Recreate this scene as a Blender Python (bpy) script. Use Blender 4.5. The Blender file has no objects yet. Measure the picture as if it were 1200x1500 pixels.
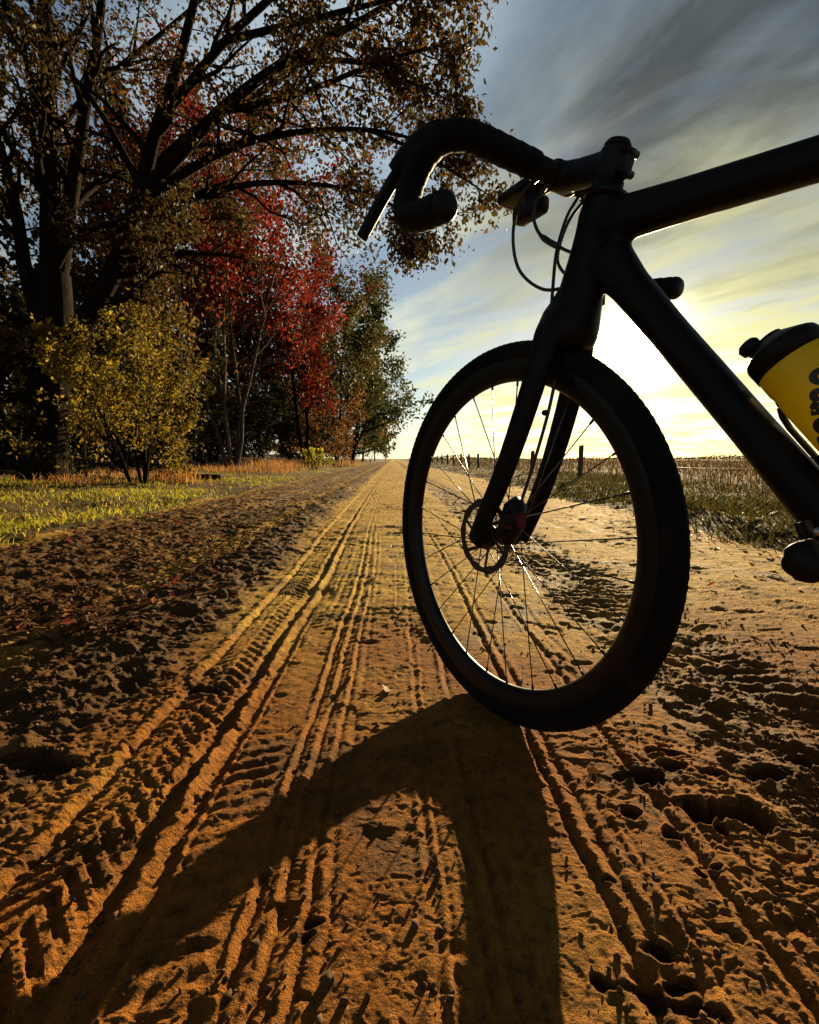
import bpy, bmesh, math, random
import numpy as np
from mathutils import Matrix, Vector
R_ = math.radians
sc = bpy.context.scene
COL = sc.collection

# ------------------------------------------------------------------ camera, light, exposure
CAM_H, FPX, YAW = 0.492, 697.0, R_(-2.05)      # metres, focal length in photo pixels (1200 wide), yaw off the track
PITCH = math.atan(78.0 / FPX)
cam_d = bpy.data.cameras.new("camera"); cam = bpy.data.objects.new("camera", cam_d); COL.objects.link(cam)
cam_d.sensor_fit = 'HORIZONTAL'; cam_d.sensor_width = 36.0; cam_d.lens = FPX / 1200.0 * 36.0
cam_d.clip_start = 0.02; cam_d.clip_end = 8000
cam.location = (0, 0, CAM_H); cam.rotation_euler = (R_(90) - PITCH, 0, YAW)
sc.camera = cam

def ray(px, py):
    """direction (forward distance 1) of a photo pixel, in the world frame (track along +Y)"""
    c, s = math.cos(PITCH), math.sin(PITCH)
    a = (px - 600.0) / FPX; b = (750.0 - py) / FPX
    v = Vector((a, c + b * s, b * c - s)); v /= v.y
    return Matrix.Rotation(YAW, 3, 'Z') @ v
def at(px, py, d):
    """point seen at a photo pixel at forward distance d"""
    return Vector((0, 0, CAM_H)) + ray(px, py) * d

SUN = ray(934, 501).normalized()
SUN_EL = math.asin(SUN.z); SUN_AZ = math.atan2(SUN.x, SUN.y)      # clockwise from +Y
sun_d = bpy.data.lights.new("sun", 'SUN'); sun_o = bpy.data.objects.new("sun", sun_d); COL.objects.link(sun_o)
sun_d.energy = 5.0; sun_d.angle = R_(0.55); sun_d.color = (1.0, 0.76, 0.42)
sun_o.rotation_euler = SUN.to_track_quat('Z', 'Y').to_euler()
sun_o.location = SUN * 50

sc.view_settings.view_transform = 'Standard'; sc.view_settings.look = 'None'
sc.view_settings.gamma = 1.0; sc.view_settings.use_curve_mapping = False
sc.view_settings.exposure = 1.5
sc.render.engine = 'CYCLES'
try:
    sc.cycles.use_denoising = True
    sc.cycles.max_bounces = 6; sc.cycles.transparent_max_bounces = 8
    sc.cycles.sample_clamp_indirect = 4.0
except Exception: pass

class NT:
    """small node-tree writer"""
    def __init__(s, tree): s.t = tree; s.n = tree.nodes; s.l = tree.links; s.n.clear()
    def new(s, typ, **kw):
        n = s.n.new(typ)
        for k, v in kw.items():
            if k[0] == 'i' and k[1:].isdigit(): s.put(n.inputs[int(k[1:])], v)
            else: setattr(n, k, v)
        return n
    def put(s, sock, v):
        if hasattr(v, 'links') or isinstance(v, bpy.types.NodeSocket): s.l.new(v, sock)
        else: sock.default_value = v
    def math(s, op, a, b=0.0, c=None, clamp=False):
        n = s.n.new('ShaderNodeMath'); n.operation = op; n.use_clamp = clamp
        s.put(n.inputs[0], a); s.put(n.inputs[1], b)
        if c is not None: s.put(n.inputs[2], c)
        return n.outputs[0]
    def vmath(s, op, a, b=None, scale=None):
        n = s.n.new('ShaderNodeVectorMath'); n.operation = op
        s.put(n.inputs[0], a)
        if b is not None: s.put(n.inputs[1], b)
        if scale is not None: s.put(n.inputs['Scale'], scale)
        return n.outputs['Value'] if op in ('DOT_PRODUCT', 'LENGTH') else n.outputs[0]
    def mix(s, f, a, b, blend='MIX'):
        n = s.n.new('ShaderNodeMix'); n.data_type = 'RGBA'; n.blend_type = blend
        s.put(n.inputs[0], f); s.put(n.inputs[6], a); s.put(n.inputs[7], b)
        return n.outputs[2]
    def noise(s, vec, scale, detail=4, rough=0.55, dist=0.0):
        n = s.n.new('ShaderNodeTexNoise'); s.put(n.inputs['Vector'], vec)
        n.inputs['Scale'].default_value = scale; n.inputs['Detail'].default_value = detail
        n.inputs['Roughness'].default_value = rough; n.inputs['Distortion'].default_value = dist
        return n.outputs[0]
    def ramp(s, f, stops):
        n = s.n.new('ShaderNodeValToRGB'); s.put(n.inputs[0], f); e = n.color_ramp.elements
        while len(e) < len(stops): e.new(0.5)
        for el, (p, c) in zip(e, stops):
            el.position = p; el.color = (c, c, c, 1) if isinstance(c, (int, float)) else (*c, 1)
        return n.outputs[0]
    def ramp_v(s, f, stops):
        n = s.n.new('ShaderNodeFloatCurve'); c = n.mapping.curves[0]; m = max(v for _, v in stops)
        while len(c.points) < len(stops): c.points.new(0.5, 0.5)
        for p, (a, b) in zip(c.points, stops): p.location = (a, b / m); p.handle_type = 'VECTOR'
        n.mapping.update(); s.put(n.inputs['Value'], f); return s.math('MULTIPLY', n.outputs[0], m)
    def attr(s, name):
        n = s.n.new('ShaderNodeAttribute'); n.attribute_name = name; return n.outputs['Fac']

world = bpy.data.worlds.new("World"); sc.world = world; world.use_nodes = True
w = NT(world.node_tree)
tc = w.new('ShaderNodeTexCoord').outputs['Generated']
sky = w.new('ShaderNodeTexSky'); sky.sky_type = 'NISHITA'; sky.sun_disc = False
sky.sun_elevation = SUN_EL; sky.sun_rotation = SUN_AZ
sky.air_density = 1.0; sky.dust_density = 0.4; sky.ozone_density = 2.5
D = w.vmath('NORMALIZE', tc)
g = w.vmath('DOT_PRODUCT', D, tuple(SUN))
omg = w.math('SUBTRACT', 1.0, g)
sep = w.new('ShaderNodeSeparateXYZ', i0=D)
zc = w.math('MAXIMUM', sep.outputs[2], 0.0)
den = w.math('ADD', zc, 0.10)
# high cloud sheet seen in plane coordinates, drawn out into streaks
u0 = w.math('DIVIDE', sep.outputs[0], den); v0 = w.math('DIVIDE', sep.outputs[1], den)
ca, sa = math.cos(R_(-54)), math.sin(R_(-54))
al = w.math('ADD', w.math('MULTIPLY', u0, ca), w.math('MULTIPLY', v0, sa))
pe = w.math('SUBTRACT', w.math('MULTIPLY', v0, ca), w.math('MULTIPLY', u0, sa))
def cvec(a, b, o=0.0):
    n = w.new('ShaderNodeCombineXYZ'); w.put(n.inputs[0], w.math('MULTIPLY', al, a)); w.put(n.inputs[1], w.math('MULTIPLY', pe, b)); n.inputs[2].default_value = o
    return n.outputs[0]
n1 = w.noise(cvec(0.85, 1.8, 3.1), 1.0, 7, 0.52, 0.5)
n2 = w.noise(cvec(2.2, 5.0, 7.7), 1.0, 8, 0.6, 0.7)
n3 = w.noise(cvec(0.9, 1.5, 1.3), 1.0, 4, 0.5, 0.8)
cl = w.math('ADD', w.math('MULTIPLY', n1, 0.68), w.math('MULTIPLY', n2, 0.32))
thin = w.ramp(cl, [(0.42, 0.0), (0.56, 1.0)])          # white veil
thick = w.ramp(w.math('ADD', w.math('MULTIPLY', n1, -0.45), w.math('ADD', w.math('MULTIPLY', n3, 0.55), w.math('MULTIPLY', n2, 0.35))), [(0.20, 0.0), (0.32, 1.0)])  # dense grey cloud
hi = w.ramp(sep.outputs[2], [(0.02, 0.0), (0.55, 1.0)])
# single scattering in thin ice cloud: strong forward lobe round the sun
lobes = w.math('ADD', 0.24, w.math('MULTIPLY', 0.62, w.math('POWER', w.math('MULTIPLY', w.math('ADD', g, 1.0), 0.5), 5.0)))
lobes = w.math('ADD', lobes, w.math('MULTIPLY', 0.35, w.math('EXPONENT', w.math('MULTIPLY', omg, -90.0))))
lobes = w.math('ADD', lobes, w.math('MULTIPLY', 60.0, w.math('EXPONENT', w.math('MULTIPLY', omg, -1100.0))))
base = w.vmath('SCALE', sky.outputs[0], scale=0.02)
warm = w.ramp(g, [(0.89, 0.0), (0.97, 1.0)])
veil = w.vmath('SCALE', w.mix(warm, w.mix(hi, (0.50, 0.49, 0.35, 1), (0.36, 0.44, 0.50, 1)), w.mix(hi, (0.52, 0.48, 0.20, 1), (0.40, 0.41, 0.28, 1))), scale=lobes)
veil = w.vmath('SCALE', veil, scale=0.47)
grey = w.vmath('SCALE', w.mix(hi, (0.20, 0.19, 0.12, 1), (0.060, 0.068, 0.068, 1)), scale=w.math('MULTIPLY', lobes, 0.50))
tf = w.math('MULTIPLY_ADD', thin, 0.74, 0.24)
c1 = w.mix(tf, base, veil)
bank = w.ramp(w.math('ADD', sep.outputs[0], w.math('MULTIPLY_ADD', n1, 0.3, -0.15)), [(0.0, 0.0), (0.30, 1.0)])      # the cloud bank lies to the right
kf = w.math('MULTIPLY', w.math('MULTIPLY', thick, w.math('MULTIPLY_ADD', bank, 0.8, 0.2)), w.math('MULTIPLY_ADD', hi, 0.72, 0.05))
c2 = w.mix(kf, c1, grey)
dim_r = w.ramp_v(sep.outputs[2], [(0.0, 2.5), (0.14, 1.9), (0.30, 1.40), (0.48, 0.95), (0.95, 0.36)])       # thicker deck overhead and to the right
dim_l = w.ramp_v(sep.outputs[2], [(0.0, 2.5), (0.14, 2.0), (0.30, 1.8), (0.62, 1.8), (0.95, 0.34)])
c2 = w.vmath('SCALE', c2, scale=w.math('ADD', dim_l, w.math('MULTIPLY', bank, w.math('SUBTRACT', dim_r, dim_l))))
bg = w.new('ShaderNodeBackground', i0=c2, i1=1.0)
out = w.new('ShaderNodeOutputWorld', i0=bg.outputs[0])

# ------------------------------------------------------------------ helpers
def tag(o, label=None, cat=None, group=None, kind=None):
    if label: o['label'] = label
    if cat: o['category'] = cat
    if group: o['group'] = group
    if kind: o['kind'] = kind
    return o
def empty(name, loc=(0, 0, 0), parent=None):
    o = bpy.data.objects.new(name, None); o.location = loc; o.empty_display_size = 0.1
    COL.objects.link(o); o.parent = parent
    return o
def link(name, me, mat=None, parent=None):
    o = bpy.data.objects.new(name, me); COL.objects.link(o); o.parent = parent
    if mat is not None and not me.materials: me.materials.append(mat)
    return o
def mesh_np(name, V, F, smooth=True, face_attr=None, vert_attr=None):
    """V (n,3); F (m,k) or a list of such arrays"""
    V = np.asarray(V, np.float32); Fs = [np.asarray(f, np.int32) for f in (F if isinstance(F, list) else [F]) if len(f)]
    me = bpy.data.meshes.new(name)
    me.vertices.add(len(V)); me.vertices.foreach_set('co', V.ravel())
    loops = np.concatenate([f.ravel() for f in Fs]); tot = np.concatenate([np.full(len(f), f.shape[1], np.int32) for f in Fs])
    me.loops.add(len(loops)); me.loops.foreach_set('vertex_index', loops)
    me.polygons.add(len(tot)); st = np.zeros(len(tot), np.int32); st[1:] = np.cumsum(tot)[:-1]
    me.polygons.foreach_set('loop_start', st)
    try: me.polygons.foreach_set('loop_total', tot)
    except Exception: pass
    me.polygons.foreach_set('use_smooth', np.full(len(tot), smooth))
    for dom, d in (('FACE', face_attr), ('POINT', vert_attr)):
        for k, a in (d or {}).items():
            at_ = me.attributes.new(k, 'FLOAT', dom); at_.data.foreach_set('value', np.asarray(a, np.float32))
    me.update(calc_edges=True); me.validate()
    return me
class Geo:
    """collects vertices and faces, then builds one mesh object"""
    def __init__(s): s.v = []; s.f = {}; s.n = 0
    def add(s, V, F):
        V = np.asarray(V, float).reshape(-1, 3)
        for f in F: s.f.setdefault(len(f), []).append([i + s.n for i in f])
        s.v.append(V); s.n += len(V); return s
    def arrays(s): return np.concatenate(s.v), [np.array(f) for f in s.f.values()]
    def mesh(s, name, smooth=True): V, F = s.arrays(); return mesh_np(name, V, F, smooth)
    def build(s, name, mat, parent=None, smooth=True): return link(name, s.mesh(name, smooth), mat, parent)
    def box(s, c, size, rot=None):
        c = np.array(c, float); h = np.array(size, float) / 2
        V = np.array([[x, y, z] for x in (-1, 1) for y in (-1, 1) for z in (-1, 1)]) * h
        if rot is not None: V = V @ np.array(rot).T
        return s.add(V + c, [(0, 1, 3, 2), (4, 6, 7, 5), (0, 4, 5, 1), (2, 3, 7, 6), (0, 2, 6, 4), (1, 5, 7, 3)])
    def loft(s, rings, caps=True, closed=False):
        n = len(rings[0]); m = len(rings); V = np.concatenate(rings); F = []
        for i in range(m if closed else m - 1):
            a = i * n; b = ((i + 1) % m) * n
            for j in range(n): k = (j + 1) % n; F.append((a + j, a + k, b + k, b + j))
        if caps and not closed: F.append(tuple(range(n))[::-1]); F.append(tuple((m - 1) * n + j for j in range(n)))
        return s.add(V, F)
    def sweep(s, pts, rad, n=12, side=None, power=2.0, caps=True):
        """tube along pts. rad: per point radius or (in-plane, lateral) radii. side: fixed lateral axis"""
        P = np.array(pts, float); m = len(P)
        T = np.gradient(P, axis=0); T /= np.linalg.norm(T, axis=1)[:, None]
        rad = [(r, r) if np.isscalar(r) else r for r in (rad if hasattr(rad, '__len__') else [rad] * m)]
        a = np.linspace(0, 2 * np.pi, n, endpoint=False)
        ca_, sa_ = np.cos(a), np.sin(a)
        if power != 2.0: ca_ = np.sign(ca_) * abs(ca_) ** (2 / power); sa_ = np.sign(sa_) * abs(sa_) ** (2 / power)
        rings = []; ref = None
        for i in range(m):
            t = T[i]
            if side is not None: b = np.array(side, float); b = b - t * (b @ t)
            else:
                if ref is None: ref = np.array([0, 0, 1.]) if abs(t[2]) < 0.9 else np.array([1., 0, 0])
                b = ref - t * (ref @ t); ref = b
            b /= np.linalg.norm(b); nn = np.cross(b, t)
            rings.append(P[i] + ca_[:, None] * nn * rad[i][0] + sa_[:, None] * b * rad[i][1])
        return s.loft(rings, caps)
    def lathe(s, prof, axis_o, axis_d, n=24, ref=None):
        """prof: (radius, along) pairs"""
        d = np.array(axis_d, float); d /= np.linalg.norm(d)
        r = np.array(ref if ref is not None else ([0, 0, 1.] if abs(d[2]) < .9 else [1., 0, 0]), float)
        e1 = r - d * (r @ d); e1 /= np.linalg.norm(e1); e2 = np.cross(d, e1)
        a = np.linspace(0, 2 * np.pi, n, endpoint=False)
        rings = [np.array(axis_o) + d * z + rr * (np.cos(a)[:, None] * e1 + np.sin(a)[:, None] * e2) for rr, z in prof]
        return s.loft(rings, True)
    def ball(s, c, r, n=10):
        r = np.array([r, r, r] if np.isscalar(r) else r, float)
        pr = [(max(1e-4, math.sin(t)), -math.cos(t)) for t in np.linspace(0, math.pi, n // 2 + 2)]
        a = np.linspace(0, 2 * np.pi, n, endpoint=False)
        return s.loft([np.array(c) + r * np.stack([q * np.cos(a), q * np.sin(a), np.full(n, z)], 1) for q, z in pr], False)
def spline(P, n):
    """Catmull-Rom through the points P"""
    P = np.array(P, float); Q = np.vstack([2 * P[0] - P[1], P, 2 * P[-1] - P[-2]]); m = len(P) - 1; o = []
    for t in np.linspace(0, m, n):
        i = min(int(t), m - 1); f = t - i; a, b, c, d = Q[i:i + 4]
        o.append(.5 * (2 * b + (c - a) * f + (2 * a - 5 * b + 4 * c - d) * f * f + (3 * b - a - 3 * c + d) * f ** 3))
    return np.array(o)
def remeshed(geo, name, voxel, smooth=6):
    """fuse overlapping closed lofts into one continuous skin"""
    o = link('tmp', geo.mesh('tmp'))
    m = o.modifiers.new('r', 'REMESH'); m.mode = 'VOXEL'; m.voxel_size = voxel
    k = o.modifiers.new('s', 'SMOOTH'); k.factor = 0.5; k.iterations = smooth
    me = bpy.data.meshes.new_from_object(o.evaluated_get(bpy.context.evaluated_depsgraph_get()))
    bpy.data.objects.remove(o); me.name = name
    me.polygons.foreach_set('use_smooth', np.ones(len(me.polygons), bool))
    return me

# numpy noise
def _hash(i, j, s):
    h = (i.astype(np.int64) * 374761393 + j.astype(np.int64) * 668265263 + s * 1442695041) & 0xffffffff
    h = ((h ^ (h >> 13)) * 1274126177) & 0xffffffff
    return ((h ^ (h >> 16)) & 0xffff) / 65535.0
def vn(x, y, s=0):
    i = np.floor(x); j = np.floor(y); u = x - i; v = y - j; u = u * u * (3 - 2 * u); v = v * v * (3 - 2 * v)
    a = _hash(i, j, s); b = _hash(i + 1, j, s); c = _hash(i, j + 1, s); d = _hash(i + 1, j + 1, s)
    return (a + (b - a) * u) * (1 - v) + (c + (d - c) * u) * v
def fbm(x, y, s=0, o=4, g=0.5):
    t = 0; a = 1; n = 0
    for k in range(o):
        c_, s_ = math.cos(0.6 * k), math.sin(0.6 * k)
        t = t + a * (vn(c_ * x - s_ * y + 17.3 * k, s_ * x + c_ * y, s + k) - 0.5); n += a; a *= g; x = x * 2.03; y = y * 2.03
    return t / n * 2
def sst(a, b, x): t = np.clip((x - a) / (b - a), 0, 1); return t * t * (3 - 2 * t)

# ------------------------------------------------------------------ materials
def material(name):
    m = bpy.data.materials.new(name); m.use_nodes = True; return m, NT(m.node_tree)
def surf(nt, shader): nt.new('ShaderNodeOutputMaterial', i0=shader)
def simple(name, col, rough=0.5, metal=0.0, var=0.15, scale=40, bump=0.0, spec=0.5, dust=0.0):
    m, t = material(name); p = t.new('ShaderNodeBsdfPrincipled'); co = t.new('ShaderNodeTexCoord').outputs['Object']
    n = t.noise(co, scale, 5, 0.6)
    c = t.mix(n, tuple(x * (1 - var) for x in col) + (1,), tuple(min(1, x * (1 + var)) for x in col) + (1,))
    if dust:
        d = t.ramp(t.noise(co, 14, 6, 0.7), [(0.48, 0.0), (0.72, dust)])
        c = t.mix(d, c, (0.25, 0.17, 0.09, 1))
    t.put(p.inputs['Base Color'], c); p.inputs['Metallic'].default_value = metal
    t.put(p.inputs['Roughness'], t.math('MULTIPLY_ADD', n, 0.2, rough - 0.1, clamp=True)); p.inputs['Specular IOR Level'].default_value = spec
    if bump:
        b = t.new('ShaderNodeBump'); b.inputs['Strength'].default_value = bump; b.inputs['Distance'].default_value = 0.002
        t.put(b.inputs['Height'], t.noise(co, scale * 4, 3)); t.put(p.inputs['Normal'], b.outputs[0])
    surf(t, p.outputs[0]); return m
def foliage(name, stops, trans=0.55, rough=0.6, tfac=1.35):
    """leaf colour picked by the per-leaf 'tint'; lets light through"""
    m, t = material(name); co = t.new('ShaderNodeTexCoord').outputs['Object']
    c = t.ramp(t.attr('tint'), stops)
    c = t.mix(t.math('MULTIPLY', t.noise(co, 30, 2), 0.35), c, (0.05, 0.03, 0.012, 1))
    p = t.new('ShaderNodeBsdfPrincipled'); t.put(p.inputs['Base Color'], c); p.inputs['Roughness'].default_value = rough; p.inputs['Specular IOR Level'].default_value = 0.12
    tr = t.new('ShaderNodeBsdfTranslucent'); t.put(tr.inputs[0], t.vmath('SCALE', c, scale=tfac))
    mx = t.new('ShaderNodeMixShader', i0=trans); t.put(mx.inputs[1], p.outputs[0]); t.put(mx.inputs[2], tr.outputs[0])
    surf(t, mx.outputs[0]); return m
def soil_material():
    m, t = material('track_soil'); co = t.new('ShaderNodeTexCoord').outputs['Object']
    sand = t.ramp(t.noise(co, 9, 6, 0.65), [(0.30, (0.40, 0.23, 0.045)), (0.55, (0.60, 0.385, 0.072)), (0.75, (0.68, 0.48, 0.105))])
    grain = t.noise(co, 260, 3, 0.6)
    speck = t.noise(co, 620, 3, 0.75)
    sand = t.mix(t.ramp(grain, [(0.36, 0.55), (0.5, 0.0)]), sand, (0.13, 0.07, 0.03, 1))
    vignette = t.mix(t.noise(co, 30, 5, 0.6), (0.18, 0.062, 0.011, 1), (0.44, 0.170, 0.030, 1))  # darker, redder sand tone that paints lens vignetting into the soil colour
    c = t.mix(t.attr('vignette'), sand, vignette)
    hum = t.mix(t.noise(co, 35, 5, 0.65), (0.030, 0.016, 0.007, 1), (0.17, 0.080, 0.026, 1))
    c = t.mix(t.attr('humus'), c, hum)
    c = t.mix(t.attr('pit_dark'), c, (0.030, 0.017, 0.010, 1))  # pits coloured darker than the soil around them
    c = t.mix(t.ramp(t.noise(co, 48, 6, 0.75), [(0.40, 0.55), (0.52, 0.0)]), c, (0.075, 0.034, 0.012, 1))      # darker grit and organic crumbs
    c = t.mix(t.ramp(speck, [(0.58, 0.0), (0.70, 0.55)]), c, (0.66, 0.46, 0.22, 1))                            # pale quartz grains
    c = t.mix(t.ramp(speck, [(0.30, 0.6), (0.40, 0.0)]), c, (0.05, 0.025, 0.010, 1))
    p = t.new('ShaderNodeBsdfPrincipled'); t.put(p.inputs['Base Color'], c); p.inputs['Specular IOR Level'].default_value = 0.05
    t.put(p.inputs['Roughness'], t.math('MULTIPLY_ADD', t.attr('humus'), -0.18, 0.86))
    h = t.math('ADD', t.math('ADD', t.math('MULTIPLY', t.noise(co, 95, 5, 0.72), 0.011), t.math('MULTIPLY', t.noise(t.vmath('MULTIPLY', co, (0.55, 1.0, 1.0)), 26, 5, 0.65), 0.010)), t.math('MULTIPLY', t.noise(co, 380, 3, 0.7), 0.0060))
    b = t.new('ShaderNodeBump'); b.inputs['Strength'].default_value = 0.9; b.inputs['Distance'].default_value = 1.0
    t.put(b.inputs['Height'], h); t.put(p.inputs['Normal'], b.outputs[0])
    surf(t, p.outputs[0]); return m
def verge_material():
    m, t = material('verge_soil'); co = t.new('ShaderNodeTexCoord').outputs['Object']
    x = t.new('ShaderNodeSeparateXYZ', i0=co).outputs[0]
    a = t.ramp(t.noise(co, 1.6, 6, 0.7), [(0.3, (0.07, 0.065, 0.012)), (0.5, (0.12, 0.085, 0.02)), (0.7, (0.13, 0.06, 0.02))])
    lit = t.ramp(t.noise(co, 22, 4, 0.7), [(0.42, 0.0), (0.6, 0.8)])
    a = t.mix(lit, a, (0.075, 0.035, 0.018, 1))
    fld = t.ramp(t.noise(co, 0.35, 6, 0.7), [(0.3, (0.035, 0.026, 0.011)), (0.6, (0.08, 0.055, 0.022))])
    c = t.mix(t.ramp(t.math('MULTIPLY', x, 0.01), [(0.045, 0.0), (0.09, 1.0)]), a, fld)
    p = t.new('ShaderNodeBsdfPrincipled'); t.put(p.inputs['Base Color'], c); p.inputs['Roughness'].default_value = 0.95; p.inputs['Specular IOR Level'].default_value = 0.15
    b = t.new('ShaderNodeBump'); b.inputs['Strength'].default_value = 1.0; b.inputs['Distance'].default_value = 0.05
    t.put(b.inputs['Height'], t.noise(co, 24, 6, 0.7)); t.put(p.inputs['Normal'], b.outputs[0])
    surf(t, p.outputs[0]); return m
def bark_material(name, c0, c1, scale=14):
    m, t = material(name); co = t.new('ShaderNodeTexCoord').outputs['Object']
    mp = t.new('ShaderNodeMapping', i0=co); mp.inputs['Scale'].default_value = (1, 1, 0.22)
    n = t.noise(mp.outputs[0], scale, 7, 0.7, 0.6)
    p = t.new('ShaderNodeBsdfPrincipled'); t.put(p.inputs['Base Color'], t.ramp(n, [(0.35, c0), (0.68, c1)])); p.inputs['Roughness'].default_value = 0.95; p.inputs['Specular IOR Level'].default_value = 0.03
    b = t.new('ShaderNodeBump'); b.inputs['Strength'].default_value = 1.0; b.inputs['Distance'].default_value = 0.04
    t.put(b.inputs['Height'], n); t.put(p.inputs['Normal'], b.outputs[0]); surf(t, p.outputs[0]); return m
M = {}
M['soil'] = soil_material(); M['verge'] = verge_material()
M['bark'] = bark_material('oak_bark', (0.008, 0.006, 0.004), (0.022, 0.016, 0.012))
M['bark_pale'] = bark_material('pale_bark', (0.03, 0.024, 0.02), (0.16, 0.13, 0.10), 9)
M['oakleaf'] = foliage('oak_leaf', [(0.0, (0.025, 0.016, 0.007)), (0.45, (0.06, 0.034, 0.010)), (0.65, (0.06, 0.055, 0.012)), (0.8, (0.15, 0.055, 0.008)), (1.0, (0.27, 0.13, 0.015))], 0.33)
M['redleaf'] = foliage('red_leaf', [(0.0, (0.025, 0.010, 0.006)), (0.35, (0.070, 0.009, 0.006)), (0.6, (0.16, 0.010, 0.006)), (0.82, (0.25, 0.022, 0.008)), (1.0, (0.22, 0.08, 0.010))], 0.42)
M['yellowleaf'] = foliage('yellow_leaf', [(0.0, (0.035, 0.022, 0.007)), (0.4, (0.075, 0.058, 0.010)), (0.65, (0.19, 0.13, 0.013)), (0.88, (0.33, 0.25, 0.020)), (1.0, (0.26, 0.09, 0.013))], 0.5)
M['brownleaf'] = foliage('brown_leaf', [(0.0, (0.05, 0.028, 0.014)), (0.5, (0.13, 0.06, 0.02)), (1.0, (0.25, 0.10, 0.02))], 0.45)
M['mixleaf'] = foliage('olive_leaf', [(0.0, (0.018, 0.024, 0.009)), (0.5, (0.045, 0.045, 0.013)), (0.8, (0.08, 0.055, 0.014)), (1.0, (0.16, 0.06, 0.014))], 0.42)
M['greenleaf'] = foliage('green_leaf', [(0.0, (0.02, 0.032, 0.012)), (0.6, (0.045, 0.06, 0.018)), (1.0, (0.09, 0.085, 0.02))], 0.4)
M['darkleaf'] = foliage('dark_leaf', [(0.0, (0.012, 0.016, 0.008)), (0.6, (0.03, 0.032, 0.012)), (1.0, (0.07, 0.045, 0.016))], 0.3)
M['grass'] = foliage('grass_blade', [(0.0, (0.11, 0.12, 0.012)), (0.5, (0.28, 0.27, 0.02)), (0.8, (0.38, 0.32, 0.03)), (1.0, (0.38, 0.22, 0.05))], 0.5)
M['grass_r'] = foliage('rough_grass', [(0.0, (0.014, 0.018, 0.005)), (0.5, (0.028, 0.034, 0.007)), (0.85, (0.055, 0.046, 0.010)), (1.0, (0.12, 0.08, 0.02))], 0.45)
M['straw'] = foliage('dry_grass', [(0.0, (0.14, 0.06, 0.02)), (0.5, (0.30, 0.13, 0.035)), (1.0, (0.42, 0.24, 0.08))], 0.5)
M['weed'] = foliage('dry_weed', [(0.0, (0.025, 0.018, 0.008)), (0.6, (0.055, 0.036, 0.014)), (1.0, (0.13, 0.085, 0.03))], 0.4)
M['litter'] = foliage('leaf_litter', [(0.0, (0.05, 0.025, 0.014)), (0.6, (0.13, 0.062, 0.026)), (0.9, (0.22, 0.11, 0.04)), (1.0, (0.32, 0.055, 0.025))], 0.3)
M['redfall'] = foliage('fallen_red', [(0.0, (0.28, 0.025, 0.02)), (1.0, (0.40, 0.05, 0.025))], 0.4)
M['clod'] = simple('soil_clod', (0.10, 0.05, 0.022), 0.95, var=0.5, scale=60, bump=0.5, spec=0.2)
M['post'] = simple('weathered_wood', (0.10, 0.075, 0.05), 0.9, var=0.4, scale=18, bump=0.6, spec=0.2)
M['wire'] = simple('fence_wire', (0.18, 0.17, 0.16), 0.5, 0.8)
M['carbon'] = simple('matt_black_carbon', (0.0035, 0.0035, 0.004), 0.45, var=0.2, dust=0.02, spec=0.14)
M['rubber'] = simple('tyre_rubber', (0.005, 0.005, 0.005), 0.8, var=0.3, bump=0.3, dust=0.05, spec=0.10)
M['rim'] = simple('rim_carbon', (0.004, 0.004, 0.0045), 0.4, var=0.2, dust=0.03, spec=0.22)
M['tape'] = simple('bar_tape', (0.004, 0.004, 0.005), 0.7, var=0.2, scale=90, bump=0.4, spec=0.12)
M['black'] = simple('black_plastic', (0.005, 0.005, 0.0055), 0.5, var=0.2, spec=0.2)
M['steel'] = simple('steel', (0.35, 0.35, 0.36), 0.32, 0.9)
M['spoke'] = simple('steel_spoke', (0.16, 0.16, 0.16), 0.28, 0.9)
M['rotor'] = simple('brake_rotor', (0.06, 0.055, 0.05), 0.5, 0.8)
M['redpart'] = simple('red_anodised', (0.10, 0.006, 0.018), 0.4, 0.6)
M['hose'] = simple('cable_hose', (0.012, 0.012, 0.012), 0.4)
M['letter'] = simple('black_print', (0.012, 0.011, 0.008), 0.5)
def bottle_material():
    m, t = material('yellow_bottle'); p = t.new('ShaderNodeBsdfPrincipled')
    p.inputs['Base Color'].default_value = (0.60, 0.48, 0.006, 1); p.inputs['Roughness'].default_value = 0.42
    tr = t.new('ShaderNodeBsdfTranslucent'); tr.inputs[0].default_value = (0.60, 0.48, 0.006, 1)
    mx = t.new('ShaderNodeMixShader', i0=0.35); t.put(mx.inputs[1], p.outputs[0]); t.put(mx.inputs[2], tr.outputs[0])
    surf(t, mx.outputs[0]); return m
M['bottle'] = bottle_material()

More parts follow.
